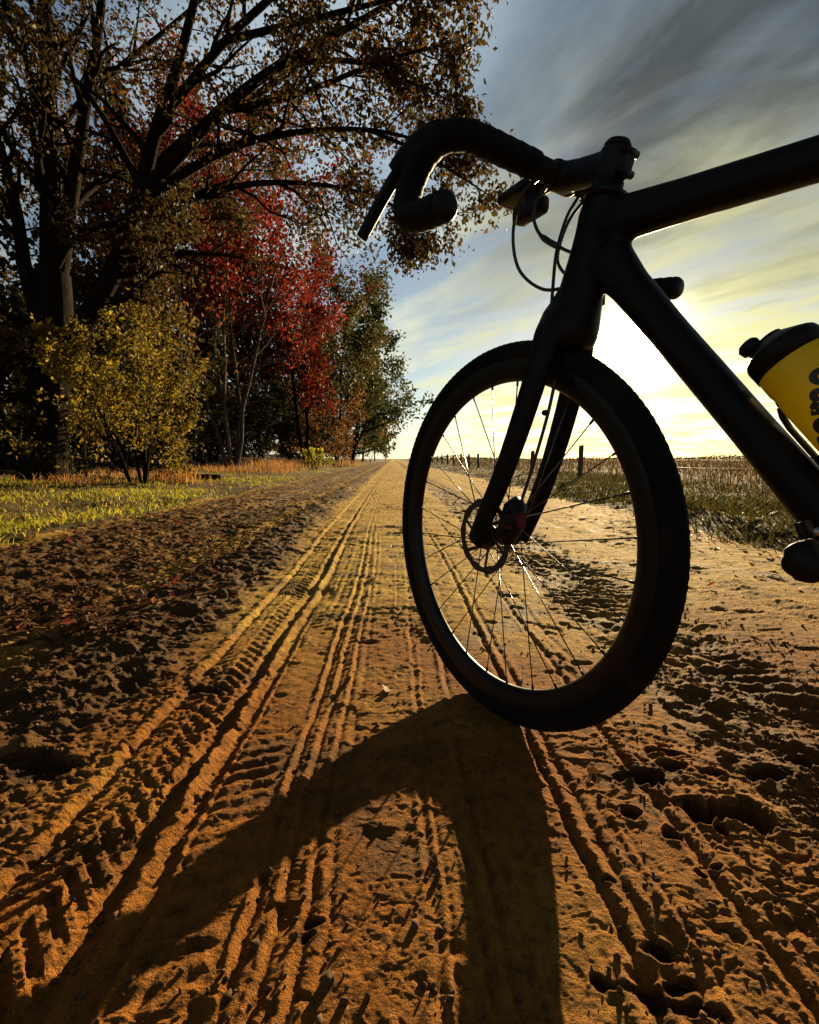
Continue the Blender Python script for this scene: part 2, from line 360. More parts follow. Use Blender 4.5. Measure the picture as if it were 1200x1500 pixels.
# ------------------------------------------------------------------ ground: one height field, finer near by
XL, XR = -2.2, 2.15                                   # edges of the sandy track
BIKE_T = Matrix.Rotation(YAW, 3, 'Z') @ Vector((0.1720, 0.8955, 0.0))
WHEEL_XY = Matrix.Rotation(YAW, 3, 'Z') @ Vector((0.168, 0.893, 0.0))
def gpx(px, py, z=0.0):
    r = ray(px, py); d = (z - CAM_H) / r.z; return r.x * d, r.y * d
PITS = [(px, py, a, b, dp) for px, py, a, b, dp in [
    (972, 1102, .020, .012, .018), (935, 1140, .022, .018, .022), (958, 1140, .020, .016, .020), (985, 1123, .016, .014, .016),
    (925, 1195, .013, .014, .018), (985, 1225, .014, .012, .016), (1022, 1190, .014, .022, .024), (1048, 1190, .010, .024, .020),
    (1085, 1190, .034, .026, .028), (1040, 1130, .022, .012, .018), (1130, 1130, .036, .018, .022), (1057, 1215, .010, .010, .015),
    (910, 1140, .008, .010, .012), (1030, 1285, .006, .006, .01), (1050, 1275, .005, .006, .01), (965, 1385, .016, .008, .006),
    (940, 1450, .022, .009, .006), (990, 1435, .018, .007, .006), (1010, 1475, .026, .009, .007), (880, 1440, .012, .009, .005),
    (1170, 1105, .030, .014, .016), (890, 1290, .006, .006, .005),
    (300, 1010, .05, .02, .010), (60, 1130, .06, .03, .012), (460, 1345, .010, .006, .004), (455, 1365, .008, .006, .004)]]
def height(x, y):
    """ground level plus soil masks"""
    x = np.asarray(x, float); y = np.asarray(y, float)
    wob = 0.035 * fbm(x * 0 + 3.3, y * 0.45, 5, 2) + 0.006 * fbm(x * 0 + 1.3, y * 3.0, 6, 2)
    ton = sst(XL - .15, XL + .25, x) * (1 - sst(XR - .25, XR + .15, x))
    le = sst(-.46, -.62, x + 0.09 * fbm(x * 0.8, y * 1.7, 21, 3))                   # churned left side
    rr = sst(.50, .62, x + .05 * fbm(x, y * 1.2, 22, 2)) * (1 - sst(.86, 1.05, x + .1 * fbm(x, y * 1.0, 23, 2)))
    rr *= 0.70 + 0.30 * sst(-.25, .35, fbm(x * .7, y * .9, 24, 2))
    patch = sst(-.05, 0.45, fbm(x * 2.2, y * 2.2, 25, 3))
    crisp = lambda f, a: np.tanh(f * a) / np.tanh(a)
    h = 0.014 * fbm(x * 0.9, y * 0.6, 1, 3) * ton
    h = h - 0.02 * np.exp(-((x + 1.15) / .28) ** 2) - 0.016 * np.exp(-((x - .75) / .22) ** 2) + .012 * np.exp(-((x + .75) / .15) ** 2)
    rid = 1 - np.abs(fbm(x * 9, y * 8, 31, 3)) * 2.2
    h = h + le * ton * (0.007 * rid + 0.008 * crisp(fbm(x * 9, y * 11, 32, 4, .6), 2.5) + 0.009 * crisp(fbm(x * 28, y * 34, 33, 3, .65), 2))
    lug = np.sin((y * 1.0 + .25 * x) / 0.045 * 2 * np.pi + 2.5 * fbm(x * 4, y * 4, 34, 2))
    h = h + rr * (0.015 * crisp(fbm(x * 17, y * 17, 35, 4, .65), 2) + 0.007 * lug * sst(-.1, .4, fbm(x * 3, y * 3, 36, 2)) - .005)
    mid = (1 - le) * ton
    # scuffed sand: short crests lying across the track, small steps and crumbs
    wx_ = x + .012 * fbm(x * 22, y * 22, 46, 2); wy_ = y + .010 * fbm(x * 26, y * 26, 49, 2)
    thin_ = np.clip(1 - np.abs(fbm(wx_ * 15, wy_ * 30, 43, 3, .55)) * 8, 0, 1)
    thin2 = np.clip(1 - np.abs(fbm(wx_ * 34, wy_ * 60, 45, 2, .5)) * 5, 0, 1)
    soft = sst(.35, .8, vn(x * 4.2, y * 4.2, 47))
    pit_ = np.clip(-fbm(wx_ * 60, wy_ * 80, 42, 3, .6) - .10, 0, 1)                 # small sharp pits
    h = h + mid * (0.0028 * fbm(x * 6, y * 6, 41, 3) + (.0004 + .0022 * soft) * thin_ + (.0005 + .0014 * patch) * thin2 - (.003 + .006 * patch) * pit_)
    h = h + ton * ((.0005 + .0014 * patch) * crisp(fbm(x * 62, y * 70, 44, 3, .65), 2.2) + .0005 * fbm(x * 150, y * 170, 50, 2, .6))
    h = h + mid * sst(.9, 1.8, y) * (.0028 + .0052 * patch) * crisp(fbm(wx_ * 7, wy_ * 17, 55, 4, .6), 2.5)
    cl_ = vn(x * 34, y * 34, 51) * vn(x * 13, y * 13, 52)
    h = h + ton * 0.010 * sst(.54, .66, cl_) * (0.30 + 0.70 * np.maximum(le, rr))
    h = h - mid * .005 * sst(.68, .74, vn(x * 17, y * 21, 53) * (.55 + .45 * vn(x * 3, y * 3, 54)))   # scattered dents
    xs = x - wob + .005 * fbm(x * 14, y * 14, 64, 3, .6)
    def band(c, wd): return np.exp(-((xs - c) / wd) ** 2)
    ero = np.clip(.25 + .85 * vn(x * 7, y * 7, 65) + .75 * fbm(x * 34, y * 34, 66, 3, .7), 0, 1.6)             # crumbled edges
    inb = sst(-.455, -.44, xs) * (1 - sst(-.345, -.33, xs))
    brk = sst(-.25, .25, fbm(x * 5, y * 4, 61, 3))
    u = np.abs(xs + .392)
    chev = np.sin((y + u * 1.15) / 0.034 * 2 * np.pi + 1.2 * fbm(x * 9, y * 9, 68, 2))
    h = h + inb * (-.004 + .0034 * np.clip(chev * 2.5, -1, 1) * (.35 + .65 * brk) * (.5 + .5 * ero))
    h = h + ero * (.006 * band(-.462, .010)) - .004 * band(-.442, .008)
    h = h - .012 * band(-.322, .013) + ero * .010 * band(-.300, .0065) + ero * .005 * band(-.345, .006) - .006 * band(-.278, .010)
    inl = sst(-.275, -.26, xs) * (1 - sst(-.195, -.18, xs))
    h = h + inl * .0026 * ero * np.sin((y - .35 * xs) / .030 * 2 * np.pi + fbm(x * 4, y * 4, 62, 2)) * sst(-.3, .2, fbm(x * 2, y * 2, 63, 2))
    for k in range(16):                                                              # many fine tyre lines
        c = -.40 + .052 * k + .03 * math.sin(k * 7.3); a = .0016 + .0012 * math.sin(k * 3.7) ** 2
        on = sst(.30, .55, vn(x * 0 + k * 3.1, y * 1.1 + k, 67))
        h = h + on * a * ((.4 + .6 * ero) * band(c + .006 * math.sin(k), .0042) - .8 * band(c + .010, .0042))
    for c, a in ((-.168, .0048), (-.139, .0042), (-.108, .0038), (-.085, .002), (.03, .002), (.10, .002)):
        h = h + a * band(c, .0045) * ero - a * .9 * band(c + .010, .005)
    for c, a in ((.234, .0055), (.262, .003), (.376, .0045), (.43, .002), (-1.45, .014), (-1.8, .012), (1.25, .006), (1.55, .005), (1.30, .004)):
        wd = .006 if abs(c) < 1 else .03
        h = h - a * band(c, wd) + ero * a * .8 * band(c + wd * 2, wd)
    pit_dark = np.zeros_like(h)
    nr = (y > .2) & (y < 2.6)
    if nr.any():
        xx, yy_ = x[nr], y[nr]; hn = h[nr]; wn = pit_dark[nr]; dist = fbm(xx * 45, yy_ * 45, 71, 3, .7); dx = .010 * fbm(xx * 30, yy_ * 30, 72, 2); dy = .010 * fbm(xx * 30, yy_ * 30, 73, 2)
        for px, py, a, b, dp in PITS:
            cx, cy = gpx(px, py); k = (np.abs(xx - cx) < a * 4) & (np.abs(yy_ - cy) < b * 4)
            d2 = ((xx[k] - cx + dx[k]) / (a * .8)) ** 2 + ((yy_[k] - cy + dy[k]) / (b * .8)) ** 2
            d2 = d2 * np.clip(1 + .9 * dist[k], .3, 2)
            hn[k] += -dp * np.exp(-d2 ** 2 * .6) + dp * .25 * np.exp(-(np.sqrt(d2) - 1.5) ** 2 * 7) * (.6 + dist[k])
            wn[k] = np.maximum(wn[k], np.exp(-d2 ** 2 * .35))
        h[nr] = hn; pit_dark[nr] = wn
    wx, wy = WHEEL_XY.x, WHEEL_XY.y                                                    # under the front tyre: pressed sand
    q = np.exp(-(((x - wx) / .11) ** 2 + ((y - wy) / .11) ** 2) ** 2)
    h = h * (1 - q) + q * (.003 + .35 * np.clip(h, -.01, .006))
    lb = sst(XL + .1, -6.2, x); h = h + .11 * lb + .06 * sst(-6, -12, x) + 1.0 * sst(-9.5, -19, x) * (1 - sst(90, 160, np.abs(y)))
    rb = sst(XR - .05, XR + .55, x); h = h + .05 * rb + .04 * sst(3.2, 6, x)
    off = 1 - ton
    h = h + off * (0.05 * fbm(x * 1.3, y * 1.1, 81, 4) + .02 * fbm(x * 6, y * 6, 82, 3)) * (1 - sst(60, 150, np.abs(y)))
    hum = np.clip(le * (0.95 + .75 * fbm(x * 3, y * 2, 91, 4) - .8 * np.exp(-((x + .98 + .08 * fbm(x * 2, y * 2, 96, 2)) / .10) ** 2)), 0, 1) * ton
    hum = np.maximum(hum, rr * .95 * sst(-.45, .1, fbm(x * 5, y * 4, 92, 3)))
    hum = np.maximum(hum, .6 * mid * sst(.2, .5, fbm(x * 5, y * 9, 97, 4)))
    vignette = np.clip(1.05 - sst(.55, 2.1, y + .35 * fbm(x * 1.6, y * 1.6, 93, 3)) + .5 * fbm(x * 3, y * 3, 94, 3), 0, 1)  # painted vignette: soil colour darkens towards the camera, broken up by noise
    return h, hum, pit_dark, vignette
s_f = np.linspace(-1.0, 1.0, 700)
s_o = 1.0 + np.geomspace(0.004, 7.0, 46)
S = np.concatenate([-s_o[::-1], s_f, s_o])
ys = [0.24]
while ys[-1] < 90:
    v_ = ys[-1]; ys.append(v_ + (.006 if v_ < .34 else min(0.0032 * v_ ** 2 + .0004, 0.0052 * v_ if v_ < 6 else .0052 * v_ + .012 * (v_ - 6))))
Yr = np.concatenate([np.linspace(-8, -.2, 18), np.linspace(-.05, .23, 14), np.array(ys), np.geomspace(ys[-1] * 1.04, 1500, 50)])
GY, GS = np.meshgrid(Yr, S, indexing='ij')
GX = GS * np.maximum(GY + .08, .32)
HZ, HUM, PIT_DARK, VIGNETTE = height(GX, GY)
ny, nx = GX.shape
idx = np.arange(ny * nx).reshape(ny, nx)
Q = np.stack([idx[:-1, :-1], idx[:-1, 1:], idx[1:, 1:], idx[1:, :-1]], -1).reshape(-1, 4)
V = np.stack([GX, GY, HZ], -1).reshape(-1, 3)
fx = V[Q[:, 0], 0] * .5 + V[Q[:, 2], 0] * .5; fy = V[Q[:, 0], 1]
jag = .13 * fbm(fx * 0 + 2, fy * 1.1, 95, 4)
tr = (fx > XL + jag) & (fx < XR + jag * .8)
def sub(name, sel):
    q = Q[sel]; used = np.unique(q); mp = np.zeros(len(V), np.int32); mp[used] = np.arange(len(used))
    return mesh_np(name, V[used], mp[q], True, None, {'humus': HUM.ravel()[used], 'pit_dark': PIT_DARK.ravel()[used], 'vignette': VIGNETTE.ravel()[used]})
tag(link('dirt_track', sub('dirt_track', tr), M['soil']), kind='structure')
tag(link('ground', sub('ground', ~tr), M['verge']), kind='structure')
ff = Geo(); ff.add([(-6000, -6000, -.45), (6000, -6000, -.45), (6000, 6000, -.45), (-6000, 6000, -.45)], [(0, 1, 2, 3)])
tag(ff.build('far_field', M['verge'], None, False), kind='structure')
def ground_z(x, y): return height(np.atleast_1d(x), np.atleast_1d(y))[0]

# ------------------------------------------------------------------ leaves, blades, trees
rng = np.random.default_rng(7)
def unit(a): return a / np.linalg.norm(a, axis=-1, keepdims=True)
LEAF = np.array([(0, 0, 0), (.30, .48, .10), (0, 1, -.04), (0, .45, -.05), (-.30, .48, .10)])
LOBED = np.array([(0, 0, 0), (.22, .25, .05), (.13, .42, .02), (.36, .62, .10), (.15, .75, .03), (0, 1, -.04), (-.15, .75, .03), (-.36, .62, .10), (-.13, .42, .02), (-.22, .25, .05)])
def leaf_arrays(P, size, r, droop=0.35, tint=None, lobed=False, flat=0.0):
    n = len(P); T_ = LOBED if lobed else LEAF
    d = r.normal(size=(n, 3)); d[:, 2] = d[:, 2] * (1 - flat) - droop; d = unit(d)
    nn = r.normal(size=(n, 3)); nn[:, 2] += flat * 6; nn = unit(nn - d * (nn * d).sum(1)[:, None]); sd = np.cross(d, nn)
    s = size * r.uniform(.6, 1.3, n)
    B = np.stack([sd, d, nn], 1) * s[:, None, None]
    Vv = (T_[None] @ B) + P[:, None, :]
    k = len(T_); o = (np.arange(n) * k)[:, None]
    F = (np.arange(k)[None] + o) if lobed else np.concatenate([o + [[0, 1, 2, 3]], o + [[0, 3, 2, 4]]], 0)
    tn = r.uniform(0, 1, n) if tint is None else tint
    return Vv.reshape(-1, 3), F, (tn if lobed else np.concatenate([tn, tn]))
def leaves(name, P, size, mat, parent, r, **k):
    Vv, F, tn = leaf_arrays(P, size, r, **k)
    return link(name, mesh_np(name, Vv, F, False, {'tint': tn}), mat, parent)
def tubes(name, brs, mat, parent):
    Vs, Fs, n0 = [], [], 0
    for P, rad in brs:
        k = 9 if rad[0] > .08 else (6 if rad[0] > .03 else (4 if rad[0] > .010 else 3))
        m = len(P); T_ = unit(np.gradient(P, axis=0)); ref = np.array([.31, .22, .1]) if abs(T_[0, 2]) > .6 else np.array([.05, .1, 1.])
        b = unit(ref - T_ * (T_ @ ref)[:, None]); c = np.cross(T_, b); a = np.linspace(0, 2 * np.pi, k, endpoint=False)
        Vs.append((P[:, None] + rad[:, None, None] * (np.cos(a)[None, :, None] * b[:, None] + np.sin(a)[None, :, None] * c[:, None])).reshape(-1, 3))
        i = np.arange(m - 1)[:, None] * k; j = np.arange(k)[None]; jn = (j + 1) % k
        Fs.append(np.stack([i + j, i + jn, i + k + jn, i + k + j], -1).reshape(-1, 4) + n0); n0 += m * k
    return link(name, mesh_np(name, np.concatenate(Vs), np.concatenate(Fs)), mat, parent)
def shoot(r, p, d, L, r0, r1, n=7, gn=.22, up=.05):
    pts = [np.array(p, float)]; d = np.array(d, float)
    for i in range(n - 1):
        d = d + r.normal(size=3) * gn; d[2] += up; d /= np.linalg.norm(d); pts.append(pts[-1] + d * L / (n - 1))
    return np.array(pts), np.linspace(r0, r1, n)
def branch_out(r, limbs, counts, ratios, spread=.9, up=.05, t0=.25):
    """limbs: list of (pts, radii). Adds generations of side branches; returns all and the last generation"""
    allb = list(limbs); cur = limbs
    for cnt, ra in zip(counts, ratios):
        nxt = []
        for P, rad in cur:
            L = np.linalg.norm(np.diff(P, axis=0), axis=1).sum()
            c = max(2, int(round(cnt * (L / 4.0) ** .5))) if cnt > 5 else cnt
            for k in range(c):
                t = t0 + (1 - t0) * ((k + r.uniform(.1, .9)) / c); f = t * (len(P) - 1); i = min(int(f), len(P) - 2)
                p = P[i] + (P[i + 1] - P[i]) * (f - i); ax = unit(P[i + 1] - P[i])
                sd = r.normal(size=3); sd = unit(sd - ax * (sd @ ax)); d = unit(ax + sd * spread * r.uniform(.6, 1.4))
                q = rad[i] * .55
                nxt.append(shoot(r, p, d, L * ra * r.uniform(.6, 1.25) * (1.15 - .5 * t), max(q, .006), max(q * .2, .003), 6, .2, up))
        allb += nxt; cur = nxt
    return allb, cur
def scatter_on(r, brs, per, jit, t0=.15):
    out_ = []
    for P, _ in brs:
        f = r.uniform(t0, 1, per) * (len(P) - 1); i = np.minimum(f.astype(int), len(P) - 2)
        out_.append(P[i] + (P[i + 1] - P[i]) * (f - i)[:, None] + r.normal(size=(per, 3)) * jit)
    return np.concatenate(out_)
def limb_px(pts, r0, r1, n=14):
    P = np.array([at(*p) for p in pts]); P = spline(P, n); return P, np.linspace(r0, r1, n)

# --- the big oak (limbs read off the photograph, at the trunk's distance or leaning towards the track)
def make_oak():
    r = np.random.default_rng(11); D0 = 8.2
    bx, by = at(66, 700, D0).x, at(66, 700, D0).y
    root = empty('oak_tree', (bx, by, 0))
    L = lambda pts, a, b, n=14: limb_px(pts, a, b, n)
    trunk = L([(64, 716, D0), (66, 660, D0), (70, 590, D0), (74, 520, D0), (78, 455, D0), (76, 400, D0)], .36, .26, 12)
    trunk[1][0] = .47; trunk[1][1] = .38
    limbs = [
        L([(78, 470, D0), (74, 330, D0 + .1), (72, 180, D0), (66, 20, D0 - .3), (58, -200, D0)], .23, .06),
        L([(60, 480, D0), (38, 400, D0 - .1), (22, 300, D0 - .3), (-10, 190, D0 - .6), (-90, 40, D0 - .8)], .15, .04),
        L([(84, 420, D0), (104, 290, D0 + .2), (124, 160, D0 + .1), (146, 30, D0 - .2), (160, -160, D0 - .4)], .16, .04),
        L([(80, 540, D0), (126, 470, D0 - .1), (172, 385, D0 - .3), (204, 290, D0 - .5), (226, 200, D0 - .7), (262, 90, D0 - .9), (300, -60, D0 - 1.2)], .22, .05, 18),
        L([(206, 285, D0 - .5), (255, 235, D0 - .7), (325, 160, D0 - 1.0), (410, 95, D0 - 1.3), (520, 35, D0 - 1.7), (610, -20, D0 - 2.0)], .13, .025),
        L([(212, 262, D0 - .5), (300, 180, D0 - .2), (390, 130, D0), (480, 55, D0 + .2), (540, -40, D0 + .3)], .10, .02),
        L([(200, 300, D0 - .5), (320, 225, D0 - .8), (420, 196, D0 - 1.1), (540, 190, D0 - 1.4), (650, 215, D0 - 1.7)], .09, .015),
        L([(190, 335, D0 - .4), (270, 300, D0 - .5), (350, 272, D0 - .7), (440, 268, D0 - .9), (540, 285, D0 - 1.2), (640, 335, D0 - 1.4)], .085, .015),
        L([(160, 405, D0 - .3), (210, 395, D0 - .2), (262, 330, D0), (340, 318, D0 + .1)], .07, .02),
        L([(78, 400, D0), (110, 350, D0 - .4), (170, 325, D0 - .8), (230, 318, D0 - 1.1)], .07, .02),
        L([(70, 520, D0), (24, 520, D0 - .5), (-20, 490, D0 - .9), (-90, 470, D0 - 1.1)], .09, .03),
        L([(232, 180, D0 - .7), (330, 60, D0 - 1.0), (440, -40, D0 - 1.4), (560, -140, D0 - 1.8)], .09, .02),
        L([(320, 165, D0 - .9), (430, 140, D0 - 1.3), (560, 90, D0 - 1.9), (670, 60, D0 - 2.3)], .06, .012),
        L([(420, 92, D0 - 1.3), (520, 90, D0 - 1.5), (600, 120, D0 - 1.8), (665, 150, D0 - 2.0)], .05, .012),
        L([(540, 190, D0 - 1.4), (620, 225, D0 - 1.7), (680, 262, D0 - 1.9), (715, 285, D0 - 2.0)], .035, .008),
        L([(540, 285, D0 - 1.2), (590, 310, D0 - 1.4), (610, 345, D0 - 1.5), (600, 372, D0 - 1.5)], .03, .008),
        L([(330, 60, D0 - 1.0), (450, 30, D0 - 1.6), (570, 0, D0 - 2.2), (680, -20, D0 - 2.8)], .06, .012),
        L([(72, 200, D0), (150, 120, D0 + .5), (260, 30, D0 + 1.0), (360, -60, D0 + 1.4)], .08, .02),
        L([(76, 300, D0), (20, 220, D0 + .6), (-40, 100, D0 + 1.0), (-100, -30, D0 + 1.3)], .09, .02),
    ]
    limbs = [(p_, q_ * .84) for p_, q_ in limbs]
    brs, last = branch_out(r, limbs, [9, 4, 3], [.30, .45, .55], .95, .02, .22)
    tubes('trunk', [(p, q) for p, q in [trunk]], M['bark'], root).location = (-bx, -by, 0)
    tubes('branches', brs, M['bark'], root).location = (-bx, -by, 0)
    P = scatter_on(r, last, 19, .10)
    # thin the leaves by patches so that sky shows
    keep = (vn(P[:, 0] * 1.3 + P[:, 1] * .7, P[:, 2] * 1.3, 3) + .25 * r.uniform(-1, 1, len(P))) > .30
    P = P[keep]; print('oak', len(last), len(P))
    # warm clumps by region
    tn = np.clip(.55 * vn(P[:, 0] * .9 + 5, P[:, 2] * .9 + P[:, 1] * .5, 9) + .45 * r.uniform(0, 1, len(P)), 0, 1)
    leaves('crown', P, .076, M['oakleaf'], root, r, tint=tn, droop=.5).location = (-bx, -by, 0)
    return tag(root, 'large spreading oak with a thick dark forked trunk and branches over the track', 'tree')
make_oak()

def make_tree(name, base, h, crown_w, stems, leaf_mat, leaf, nleaf, r, bark='bark', crown_lo=.25, lean=.12, rad=None, counts=(9, 4), sp=1.0, loc=None):
    """upright tree with its own trunk(s), branches and crown, built round the origin"""
    root = empty(name, base)
    limbs = []; rad = rad or h * .012
    for k in range(stems):
        a = r.uniform(0, 6.28); d = np.array([math.cos(a) * lean, math.sin(a) * lean, 1.0])
        limbs.append(shoot(r, (math.cos(a) * .12 * (stems > 1), math.sin(a) * .12 * (stems > 1), -.1), unit(d), h * r.uniform(.85, 1.0), rad * r.uniform(.8, 1.1), rad * .12, 10, .07, .06))
    brs, last = branch_out(r, limbs, counts, [crown_w / h * .9, .5], sp, .10, crown_lo)
    tubes('trunk', limbs, M[bark], root)
    tubes('branches', brs[len(limbs):], M[bark], root)
    per = max(1, nleaf // len(last)); P = scatter_on(r, last, per, .035 * h ** .8)
    P = P[P[:, 2] > .15]
    leaves('crown', P, leaf, M[leaf_mat], root, r, tint=np.clip(.6 * vn(P[:, 0] * 1.1, P[:, 2] * 1.1 + P[:, 1], 4) + .4 * r.uniform(0, 1, len(P)), 0, 1))
    return root
def copy_tree(src, loc, rotz, sc_):
    c = src.copy(); COL.objects.link(c); c.location = loc; c.rotation_euler = (0, 0, rotz); c.scale = sc_
    for ch in src.children:
        k = ch.copy(); COL.objects.link(k); k.parent = c
    return c
def spot(px, d):
    p = at(px, 672, d); return (p.x, p.y, float(ground_z(p.x, p.y)[0]))
r = np.random.default_rng(5)
# red oak of several pale stems by the verge
t = make_tree('red_oak', spot(340, 17.0), 11.5, 5.2, 5, 'redleaf', .155, 15000, np.random.default_rng(3), 'bark_pale', .36, .27, .075, (10, 4))
tag(t, 'young oak with red leaves and several slim pale stems from one base', 'tree')
t = make_tree('red_oak', spot(452, 24.0), 10.5, 4.6, 2, 'redleaf', .175, 11000, np.random.default_rng(23), 'bark', .24, .12, .12, (10, 4))
tag(t, 'red leaved oak standing behind the slim pale stems, next to the dark green tree', 'tree')
# yellow-green sapling in front of the oak trunk
t = make_tree('oak_sapling', spot(205, 8.0), 2.45, 1.8, 6, 'yellowleaf', .078, 7600, np.random.default_rng(8), 'bark', .10, .42, .03, (8, 4))
tag(t, 'bushy yellow green sapling beside the thick dark oak trunk', 'sapling')
t = make_tree('oak_sapling', spot(130, 8.6), 1.5, 1.2, 4, 'yellowleaf', .085, 1100, np.random.default_rng(18), 'bark', .15, .35, .02, (8, 4))
tag(t, 'small olive yellow sapling at the foot of the oak trunk', 'sapling')
# row receding along the left of the track
rows = [('birch_tree', 262, 15.0, 10.5, 4.0, 2, 'brownleaf', .16, 4200, 'bark_pale', 'slim tree with brown orange leaves between the oak and the red oak'),
        ('oak_tree', 492, 31.0, 12.5, 6.5, 1, 'mixleaf', .22, 6500, 'bark', 'olive brown oak between the red oaks and the dark green tree'),
        ('pine_tree', 516, 44.0, 14.5, 6.5, 1, 'greenleaf', .34, 6500, 'bark', 'tall dark green tree in the row along the track'),
        ('oak_tree', 531, 60.0, 13.5, 8.0, 1, 'greenleaf', .42, 4500, 'bark', 'broad olive green tree behind the tall dark green one'),
        ('oak_tree', 549, 95.0, 14.0, 9.0, 1, 'darkleaf', .6, 3200, 'bark', 'dark distant tree near the end of the row'),
        ('oak_tree', 565, 150.0, 10.5, 9.0, 1, 'greenleaf', .7, 2400, 'bark', 'last low round tree where the track meets the horizon')]
for nm, px, d, hh, cw, st, lm, ls, nl, bk, lab in rows:
    tag(make_tree(nm, spot(px, d), hh, cw, st, lm, ls, nl, r, bk, .16 if d < 40 else .05, .08, None, (11, 4)), lab, 'tree')
# low shrubs along the edge
for nm, px, d, hh, cw, lm, ls, nl, lab in [
        ('green_bush', 458, 21.5, 1.0, .9, 'grass', .10, 900, 'small bright green bush at the foot of the tree row'),
        ('brown_bush', 495, 26.0, 3.6, 3.0, 'brownleaf', .16, 2600, 'orange brown bush behind the small green bush'),
        ('brown_bush', 540, 52.0, 4.6, 4.0, 'brownleaf', .26, 2200, 'orange bush under the distant trees beside the track')]:
    tag(make_tree(nm, spot(px, d), hh, cw, 4, lm, ls, nl, r, 'bark', .08, .4, .03, (7, 4)), lab, 'bush')
# wood behind: a few kinds, copied; only their place sets the copies apart
P_tree = [make_tree('forest_tree', (-10, 12, .15), 12, 6, 1, 'darkleaf', .32, 5200, np.random.default_rng(50 + k), 'bark', .10, .08, .16, (12, 5)) for k in range(3)]
P_bush = [make_tree('forest_shrub', (-10, 12, .15), 3.4, 3.4, 5, 'darkleaf', .17, 4200, np.random.default_rng(60 + k), 'bark', .05, .35, .03, (9, 4)) for k in range(2)]
ft = []
for k, (x, y) in enumerate([(-11, 10), (-13.5, 14), (-10.5, 19), (-16, 8.5), (-9.5, 24), (-13, 25), (-8.5, 31), (-12, 33), (-18, 20), (-8.2, 38), (-11.5, 43), (-8.0, 50), (-21, 13), (-9, 62), (-17, 30), (-7.6, 78), (-24, 24)]):
    src = P_tree[k % 3]; s_ = r.uniform(.85, 1.15)
    o = src if k < 3 else copy_tree(src, (0, 0, 0), 0, (1, 1, 1))
    o.location = (x, y, float(ground_z(x, y)[0]) - .03); o.rotation_euler = (0, 0, r.uniform(0, 6.28)); o.scale = (s_, s_, s_ * r.uniform(.9, 1.1))
    p_ = 575 + x / y * 697
    if p_ < 60: tag(o, 'dark tree in the wood behind the thick oak trunk', 'tree', 'wood behind the oak')
    elif p_ < 400: tag(o, 'dark tree in the wood behind the pale stems of the red oak', 'tree', 'wood behind the red oak')
    else: tag(o, 'dark tree behind the brown and green trees of the row along the track', 'tree', 'wood behind the row')
for k, (x, y) in enumerate([(-8.6, 11.5), (-10.4, 13.5), (-7.8, 14.5), (-9.6, 17), (-7.6, 19.5), (-11.5, 9.2), (-13.2, 10.5), (-8.4, 22.5), (-7.4, 27), (-9.4, 9.6), (-15, 11), (-12, 16), (-7.4, 34), (-7.2, 42), (-17, 9), (-6.9, 30.5), (-7.0, 37.5), (-7.2, 47), (-7.0, 54), (-7.0, 62), (-6.8, 72), (-7, 84), (-8.2, 26), (-9.5, 30), (-8.8, 16), (-12.5, 12.2), (-14.5, 17), (-10.8, 22), (-19, 12.5), (-11, 27), (-21, 10.5), (-14, 8.6), (-12.6, 8.2), (-18.5, 15), (-23, 14), (-16.5, 13), (-25, 11), (-20, 17), (-23, 19), (-26, 17), (-29, 20), (-27, 23), (-31, 15), (-22, 22)]):
    src = P_bush[k % 2]; s_ = r.uniform(.8, 1.1)
    o = src if k < 2 else copy_tree(src, (0, 0, 0), 0, (1, 1, 1))
    o.location = (x, y, float(ground_z(x, y)[0]) - .05); o.rotation_euler = (0, 0, r.uniform(0, 6.28)); o.scale = (s_ * 1.1, s_ * 1.1, s_)
    p_ = 575 + x / y * 697
    if p_ < 60: tag(o, 'dark shrub in the wood around the thick oak trunk', 'shrub', 'shrubs behind the oak')
    elif p_ < 330: tag(o, 'dark shrub in the wood between the yellow sapling and the pale stems', 'shrub', 'shrubs behind the sapling')
    else: tag(o, 'dark shrub below the row of trees along the track', 'shrub', 'shrubs below the row')

# --- grass
def blades(name, X, Y, Hh, Wd, mat, r, lean=.35, tint=None, z=None, seg=2):
    n = len(X); Z = ground_z(X, Y) - .01 if z is None else z
    a = r.uniform(0, 6.28, n); sx, sy = np.cos(a), np.sin(a)
    b = r.uniform(0, 6.28, n); k = lean * Hh * r.uniform(.3, 1.3, n); bx, by = np.cos(b) * k, np.sin(b) * k
    w2 = Wd * .5
    p = lambda f, wf, s: np.stack([X + bx * f * f + s * sx * w2 * wf, Y + by * f * f + s * sy * w2 * wf, Z + Hh * f * (1 - .15 * f)], 1)
    Vv = np.stack([p(0, 1, -1), p(0, 1, 1), p(.55, .8, 1), p(.55, .8, -1), p(1, 0, 1)], 1).reshape(-1, 3)
    o = (np.arange(n) * 5)[:, None]
    t_ = r.uniform(0, 1, n) if tint is None else tint
    return link(name, mesh_np(name, Vv, [o + [[0, 1, 2, 3]], o + [[3, 2, 4]]], False, {'tint': np.concatenate([t_, t_])}), mat)
def scatter(n, x0, x1, y0, y1, r, dens=None, near=1.6):
    """random spots, denser towards y0"""
    u = r.uniform(0, 1, n); Y = (y0 ** (1 - near) + u * (y1 ** (1 - near) - y0 ** (1 - near))) ** (1 / (1 - near))
    X = r.uniform(x0, x1, n)
    if dens is not None: k = r.uniform(0, 1, n) < dens(X, Y); X, Y = X[k], Y[k]
    return X, Y
r = np.random.default_rng(77)
X, Y = scatter(90000, -9, -1.95, 1.6, 60, r, lambda x, y: (.15 + .85 * sst(.40, .62, vn(x * .9, y * .7, 8))) * sst(-1.9, -2.7, x + .3 * fbm(x, y, 9, 3)) * (1 - .8 * sst(-5.2, -7, x)))
